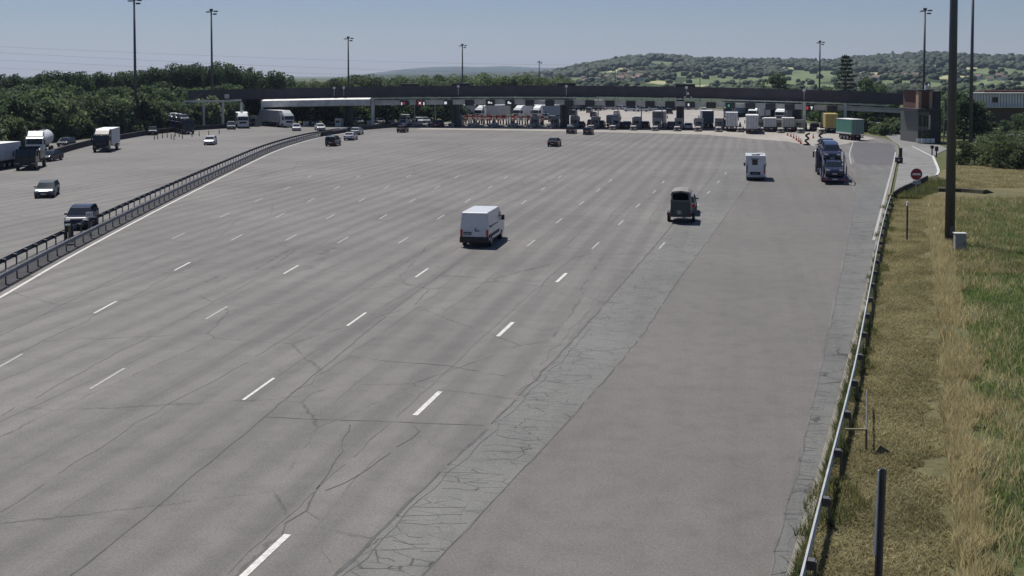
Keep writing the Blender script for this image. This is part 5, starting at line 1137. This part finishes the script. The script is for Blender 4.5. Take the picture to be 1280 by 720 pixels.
# eastern departing lanes
artic('green box trailer on the exit lane just short of the hedge', at(1072, 175.6), R(10), BX_GREEN, BX_GREEN, 6.2, 3.9, cab=False, name='box_trailer')
for o_ in list(S.objects):
    if o_.name == 'box_trailer':
        q = MB(); q.box((-1.275, 3.1, 1.32), (.02, 6.1, .16)); q.build('white_stripe', WHITEP, o_)
        for d_ in o_.children:
            if d_.name.startswith('rear_door'): d_.data.materials[0] = boxmat('grey green door', (.17, .27, .24))
artic('dull yellow sided lorry entering the toll just west of the green lorry', at(1040, 167.0) + AW * 1.5, AWAY, BX_YEL, GREYP, 11, 4.0, roofm=BX_YEL)
rigid('white box lorry with ribbed doors standing in the lane behind the toll drum', at(940, 167.6), AWAY, BX_WHITE, WHITE, 6.8, 3.85)
artic('tall pale lorry rear with a dark slot near its top entering the toll', at(914.5, 164.6), AWAY, BX_WHITE, WHITE, 12, 4.1)
rigid('low white box van between the white lorry and the dark column', at(963, 165.6) + AW * 2, AWAY, BX_WHITE, WHITE, 5, 2.95, name='box_van')
rigid('dusty white tipper like lorry beside the dark eastern column', at(986, 166.0) + AW * 3, AWAY, boxmat('dusty panel', (.45, .44, .42), (.25, .24, .22)), WHITE, 5.5, 3.0, name='box_van')
artic('grey box lorry passing through a booth lane near the middle of the toll', at(821, 161.2) + AW * 3, AWAY, BX_GREY, WHITE, 10, 3.75)
rigid('pale grey van bodied lorry between two booths at the centre of the toll', at(762, 161) + AW * 4, AWAY, BX_GREY, GREYP, 4.6, 2.85, name='box_van')
c_ = artic('lorry with bright white high roof cab leaning out of the row of lanes', at(884, 162.5) + AW * 8, AWAY + R(6), BX_BLUE, WHITE, 8, 3.9, False)
car('mpv', NAVY, 'black tall people carrier paying in the lane west of the thin dark column', at(839, 161.4), AWAY, name='car')
car('hatch', SILVER, 'silver hatchback in the lane east of the thin dark column', at(860.5, 161.6), AWAY)
car('suv', BLACK, 'black pickup like car stopped at a booth east of the centre', at(784, 160.6), AWAY)
car('suv', ANTHR, 'dark car in the lane between two pale booths near the centre', at(738, 158.6) + AW * 3, AWAY)
car('estate', ANTHR, 'dark estate car in the third lane from the dark centre column', at(806, 159.6) + AW * 2, AWAY)
car('mpv', BLACK, 'black people carrier waiting in the westernmost open lane', at(548, 159.2), AWAY)
car('hatch', DARKRED, 'dark red hatchback reaching the westernmost toll island', at(503.5, 165.3), AWAY + R(4))
car('mpv', SILVER, 'silver people carrier passing the westernmost island nose', at(500, 159.4) + AW * 4, AWAY + R(4))
car('sedan', BLACK, 'black saloon heading alone towards the middle of the toll', at(693, 182.6), AWAY)
car('hatch', ANTHR, 'dark hatchback approaching the dark centre column, the western of a pair', at(714.5, 166.8), AWAY)
car('hatch', BLACK, 'black hatchback near the centre column, the eastern of a pair', at(735.5, 168.2), AWAY)
car('mpv', ANTHR, 'dark boxy car beside the bend of the median guardrail', at(416.5, 182), AWAY + R(7))
car('sedan', WHITE, 'white saloon close behind the silver car near the median barrier', at(438.5, 174.8), AWAY + R(7))
car('estate', SILVER, 'silver estate car furthest along the median barrier', at(446.5, 168), AWAY + R(7))
# car transporter
tl = at(1043.5, 231); trz = R(-12.5); c = thing('car_transporter', 'two deck car transporter loaded with dark blue cars, seen from behind', 'car transporter', tl, trz)
TR = mat('transporter frame', (.045, .055, .10), .5, .3, .15, 1)
q = MB(); q.box((0, 6.4, .72), (2.4, 12.8, .16)); q.box((0, -.05, .6), (2.5, .18, .3)); q.build('lower_deck', TR, c, .02)
q = MB(); 
for s in (-1, 1): q.bar((s * .8, 3.6, 2.15), (s * .8, 9, 2.75), .55, .1); q.bar((s * .8, 9, 2.75), (s * .8, 19, 2.75), .55, .1)
for y in (4, 6, 8): q.box((0, y, 2.15 + (y - 3.6) * .11), (2.3, .12, .1))
q.build('upper_deck', TR, c)
for s in (-1, 1):
    for y, zt in ((.1, 2.0), (3.7, 3.3), (8.8, 3.2), (12.4, 3.2)):
        q = MB(); q.box((s * 1.22, y, zt / 2 + .3), (.12, .26, zt - .5)); q.build('post', TR, c)
    q = MB(); q.bar((s * 1.22, .1, 2.2), (s * 1.22, 3.7, 3.35), .08, .1); q.bar((s * 1.22, 3.7, 3.35), (s * 1.22, 19, 3.35), .06, .08); q.build('hand_rail', TR, c)
    q = MB(); q.box((s * .95, -.16, .62), (.4, .05, .16)); q.build('tail_light', TAIL, c)
for y in (3.2, 4.6): axle(c, y, 2.5, .42)
q = MB(); q.box((0, -.15, .62), (.52, .03, .12)); q.build('number_plate', PLATE, c)
axle(c, 12.5); axle(c, 16.4); tractor_cab(c, 15.1, NAVY, 3.0, False)
q = MB(); q.box((0, 14, .85), (.9, 5, .3)); q.build('tractor_frame', CHAS, c)
DBLUE = mat('dark blue paint', (.015, .02, .055), .3, .2, .05, 2, .5, 0, .7); LBLUE = mat('blue grey paint', (.12, .14, .21), .35, .3, .05, 2, .5, 0, .7)
d = Vector((-math.sin(trz), math.cos(trz), 0))
for (y, z, tilt, m, k, lb, flip) in ((2.4, .82, 1, DBLUE, 'suv', 'dark blue car riding lowest at the tail of the transporter', 1), (6.3, 2.5, 6.4, DBLUE, 'suv', 'dark blue car on the sloping upper deck of the transporter', 1), (11.2, 2.82, 0, LBLUE, 'hatch', 'lighter blue car in the middle of the transporter upper deck', 0), (15.9, 2.82, 0, LBLUE, 'hatch', 'lighter blue car at the front of the transporter upper deck', 0), (8.0, .82, 0, DBLUE, 'hatch', 'dark blue car hidden deep on the lower deck of the transporter', 0)):
    p = tl + d * y; p.z = z; o = car(k, m, lb, p, trz + (math.pi if flip else 0)); o.rotation_euler.x = R(tilt) * (-1 if flip else 1)
# incoming carriageway
car('suv', NAVY, 'dark navy car coming towards us next to the numbered median plate', at(92.5, 287) + Vector((0, 1.6, 0)), H_(.19))
car('estate', GREYGREEN, 'grey green estate car coming alone down the incoming lanes', at(50.5, 247) + Vector((0, 1.6, 0)), H_(.26))
rigid('white box lorry with black cab coming down the incoming lanes', at(126, 190.5), H_(.18), BX_WHITE, BLACK, 7.4, 3.5, True, roofm=WHITEP)
car('hatch', WHITE, 'white hatchback alone on the incoming lanes near the small lane posts', at(263, 180.6), H_(.12))
car('hatch', WHITE, 'white hatchback leaving the toll beside the pale lower roof, western of two', at(370.5, 163.2), H_(.25)); car('estate', WHITE, 'white estate leaving the toll beside the pale lower roof, eastern of two', at(400, 162.8), H_(.35))
b_ = at(15, 208) ; lt = artic('white curtain sided lorry at the west edge with a grey swoosh on its side', b_, H_(-.06), BX_WHITE, WHITE, 13.2, 3.3, False)
q = MB(); ar = [(1.275, 4.6 + 2.2 * math.cos(a) , 2.7 + 1.3 * math.sin(a)) for a in np.linspace(math.pi, 1.5 * math.pi, 12)] + [(1.275, 2.2, 1.4), (1.275, 2.2, 1.75)] + [(1.275, 4.6 + 1.7 * math.cos(a), 2.7 + .95 * math.sin(a)) for a in np.linspace(1.5 * math.pi, math.pi, 12)]
ar2 = [(-x, y, z) for x, y, z in ar]; q.poly(ar); q.build('swoosh', mat('slate print', (.10, .12, .17), .5), lt)
q = MB(); q.box((1.275, 3.9, 2.45), (.012, 1.4, 1.1)); q.build('printed_square', mat('pale slate print', (.3, .32, .36), .5), lt)
# dark machinery carrier behind it
pf = at(33, 212.5); lb_ = thing('flatbed_lorry', 'dark flatbed lorry close behind the white curtain sided lorry', 'lorry', pf, H_(.22)); lb_.location = pf - Vector((-math.sin(lb_.rotation_euler.z), math.cos(lb_.rotation_euler.z), 0)) * 7
q = MB(); q.box((0, 3, 1.0), (2.4, 6.6, .22)); q.build('deck', CHAS, lb_); tractor_cab(lb_, 5.2, BLACK, 2.75, False); axle(lb_, 1.4); axle(lb_, 6.7)
q = MB(); q.box((0, 2.2, 1.7), (2.2, 3.4, 1.2)); q.prism([(.2, 1.1), (.4, 2.3), (2.2, 2.5), (3.6, 1.9), (4, 1.1)], .9); q.build('load', ANTHR, lb_, .1)
car('sedan', BLACK, 'black saloon half hidden in front of the tanker at the barrier wall', at(52, 203) + Vector((0, 3, 0)), H_(-.05))
# tanker on the outer road
pf = at(43, 196); c = thing('tanker_lorry', 'white tanker lorry on the outer road beyond the barrier wall', 'lorry', pf, H_(.28)); c.location = pf - Vector((-math.sin(c.rotation_euler.z), math.cos(c.rotation_euler.z), 0)) * 12.2
q = MB(); q.cyl((0, 0, 2.3), (0, 9.2, 2.3), 1.24, 1.24, 22); q.build('tank', BX_WHITE, c, .12, True); q = MB(); q.box((0, 4.6, .98), (1.1, 9, .3)); q.box((0, 4.6, 3.56), (.5, 7, .1)); q.build('frame', CHAS, c)
tractor_cab(c, 9.8, WHITE, 3.6); 
for y in (1.2, 2.5, 3.8, 8.2, 11.3): axle(c, y)
car('hatch', ANTHR, 'dark hatchback on the outer road behind the white tanker', at(83, 182.6), H_(.0)); car('suv', BLACK, 'black car glinting on the outer road beside the mast', at(191, 168.2), H_(.3))
# far west lorries
c = thing('vehicle_transporter', 'dark vehicle transporter loaded with cars under the portal frame', 'car transporter', at(233, 168.4), H_(.55)); tz = H_(.55); dv = Vector((-math.sin(tz), math.cos(tz), 0)); c.location = at(236, 168) - dv * 17
q = MB(); q.box((0, 7, .9), (2.4, 14, .3)); q.box((0, 7, 2.4), (2.3, 14, .15)); q.build('decks', TR, c); 
for y in (.2, 4.6, 9, 13.6):
    for s in (-1, 1): q = MB(); q.box((s * 1.2, y, 2.0), (.12, .3, 2.6)); q.build('post', TR, c)
for y in (2, 3.3, 12, 15.8): axle(c, y)
tractor_cab(c, 14.3, ANTHR, 3.0, False)
for i, (y, z, m) in enumerate(((2.5, 2.5, WHITE), (7.2, 2.5, SILVER), (11.8, 2.5, GREYP), (2.5, 1.06, ANTHR), (7.2, 1.06, BLACK), (11.8, 1.06, ANTHR))):
    p = Vector(c.location) + dv * y; p.z = z; car('hatch', m, ['white car at the tail of the upper deck under the portal frame', 'silver car amid the upper deck under the portal frame', 'grey car at the front of the upper deck under the portal frame', 'dark car at the tail of the lower deck under the portal frame', 'black car amid the lower deck under the portal frame', 'dark car at the front of the lower deck under the portal frame'][i], p, tz)
rigid('lorry with a gleaming white cab roof waiting near the portal frame end', at(304, 160.6), H_(.3), BX_DK, WHITE, 7, 3.5, True); car('mpv', GREYP, 'grey car beside the gleaming lorry near the portal frame', at(289, 161.4), H_(.3)); car('hatch', WHITE, 'white car parked in shade under the portal frame', at(283, 160.6) + Vector((0, 4, 0)), H_(.3))
artic('white cabbed lorry with grey side passing under the pale lower roof', at(362, 159.6), H_(.75), BX_GREY, WHITE, 11, 3.9, True)
# lorries coming the other way beyond the barred lanes
for (x, bx, lb) in ((554, BX_GREY, 'white cab lorry facing us beyond the barred lanes, the westernmost'), (597, BX_GREY, 'white cab lorry facing us beyond the barred lanes, second from west'), (645, BX_WHITE, 'white cab lorry facing us beyond the barred lanes, third from west'), (668, BX_BLUE, 'white cab lorry with blue grey body facing us, nearest the centre column')):
    p = at(x, 150.0); artic(lb, p, H_(-.75), bx, WHITE, 10, 3.9, True)
for (x, y, m, k, lb) in ((683, 149.5, WHITE, 'mpv', 'white van like car on the sunlit apron behind the centre booths'), (742, 146, BLACK, 'hatch', 'black car on the sunlit apron behind the centre booths'), (837, 142.5, BLACK, 'mpv', 'black van like car on the sunlit apron behind the thin dark column'), (737, 141, GREYP, 'mpv', 'grey tall car at the top of the sunlit apron'), (771, 144.5, WHITE, 'hatch', 'small white car by the slim sign post on the sunlit apron'), (880, 141, WHITE, 'suv', 'white car at the grass edge of the sunlit apron')):
    car(k, m, lb, at(x, y), AWAY)
for (x, y, m, k, lb, hd_) in ((412, 155.4, ANTHR, 'hatch', 'dark car queueing beyond the incoming lanes next to the pale kiosk', .5), (447, 155, WHITE, 'mpv', 'white people carrier beyond the barrier just west of the pale canopy post', .5), (456, 154.6, NAVY, 'estate', 'navy estate beyond the barrier just west of the pale canopy post', .5), (474, 154.8, WHITE, 'hatch', 'white hatchback just east of the pale canopy post in shade', .5), (486, 154.2, GREYP, 'mpv', 'grey people carrier in shade by the western pipe post', .5), (523, 153.6, WHITE, 'estate', 'white estate in shade behind the second island from the west', .5), (531, 153.6, SILVER, 'hatch', 'silver hatchback in shade behind the third island from the west', .5), (392, 156.2, SILVER, 'mpv', 'silver people carrier in shade under the pale lower roof', .4)):
    car(k, m, lb, at(x, y), H_(hd_))
for (x, y, bx, lb) in ((940, 151, BX_WHITE, 'pale lorry facing us in the canopy shade behind the white lorries, western of two'), (974, 153, BX_GREY, 'grey sided lorry facing us in the canopy shade behind the white lorries, eastern of two'), (910, 147, BX_BLUE, 'blue grey lorry facing us beyond the tall pale lorry rear')): artic(lb, at(x, y), H_(-.6), bx, WHITE, 9, 3.8, True)
for (x, y, m, cm, lb) in ((690, 139, BX_BLUE, NAVY, 'blue grey lorry far behind the dark centre column'), (728, 138.2, BX_DK, BLACK, 'dark grey lorry far behind the booths, western of two'), (752, 137.8, BX_DK, GREYP, 'dark grey lorry far behind the booths, eastern of two')): rigid(lb, at(x, y), H_(-.9), m, cm, 7, 3.6)
for (x, y, k, m, lb) in ((712, 145, 'mpv', ANTHR, 'dark people carrier alone on the apron near the centre column'), (788, 139.2, 'mpv', WHITE, 'white van like car nearest in the parked group on the apron'), (803, 139.5, 'mpv', WHITE, 'second white van like car in the parked group on the apron'), (818, 138.8, 'mpv', SILVER, 'silver van like car at the east end of the parked group'), (838, 138.2, 'hatch', BLACK, 'black car beside the parked group on the apron'), (827, 139.6, 'suv', GREYP, 'grey car between silver and black cars of the parked group')): car(k, m, lb, at(x, y), R(72))
# parked rows far behind: one prototype per colour, copied
for (x, y, k, m, lb) in ((691, 152.5, 'mpv', GREYP, 'grey people carrier just past the booth west of the centre column'), (719, 152, 'suv', BLACK, 'black off road car just past the booth east of the centre column'), (726, 159.4, 'hatch', ANTHR, 'dark hatchback at the second booth east of the centre column'), (775, 159.8, 'estate', BLACK, 'black estate between the pale van bodied lorry and the black pickup like car'), (797, 152, 'hatch', WHITE, 'white hatchback just past the booths, straight ahead of the dark estate'), (751, 159.3, 'suv', NAVY, 'navy off road car west of the pale van bodied lorry'), (905, 158.5, 'mpv', BLACK, 'black people carrier in the lane west of the tall pale lorry'), (951, 158, 'hatch', GREYP, 'grey hatchback in shade between the two white lorries'), (1003, 162, 'mpv', ANTHR, 'dark people carrier in shade east of the wide eastern column'), (1018, 163.4, 'suv', DARKRED, 'dark red car in shade beside the cone closed lane'), (872, 155, 'hatch', BLACK, 'black hatchback beyond the row, west of the white high roof cab')): car(k, m, lb, at(x, y), AWAY)
far_cols = [WHITE, SILVER, BLACK, GREYP, WHITE]
prot = []
for i, m in enumerate(far_cols[:4]): prot.append(car('hatch', m, ['white car in the row parked at the far edge of the apron', 'silver car in the row parked at the far edge of the apron', 'black car in the row parked at the far edge of the apron', 'grey car in the row parked at the far edge of the apron'][i], (0, 0, 0), 0, ['white cars parked far behind the canopy', 'silver cars parked far behind the canopy', 'black cars parked far behind the canopy', 'grey cars parked far behind the canopy'][i]))
used = set(); rr = random.Random(4)
for i in range(30):
    x = 715 + i * 5.2; p = at(x, 136.5 + (i % 2) * .6); k = rr.choice([0, 0, 0, 1, 2, 3])
    if k not in used: used.add(k); prot[k].location = p; prot[k].rotation_euler = (0, 0, R(70))
    else: dup(prot[k], p, R(70) + rr.uniform(-.1, .1))
for k in range(4):
    if k not in used: prot[k].location = at(708 - k * 5, 137)
car('hatch', WHITE, 'white car parked behind the hedge by the exit lane, western of two', at(1089, 160.5), R(80)); car('sedan', WHITE, 'white car parked behind the hedge by the exit lane, eastern of two', at(1098, 161.5), R(80))
car('mpv', WHITE, 'white vehicle roof showing behind the large shrubs', at(1262, 181), R(75))
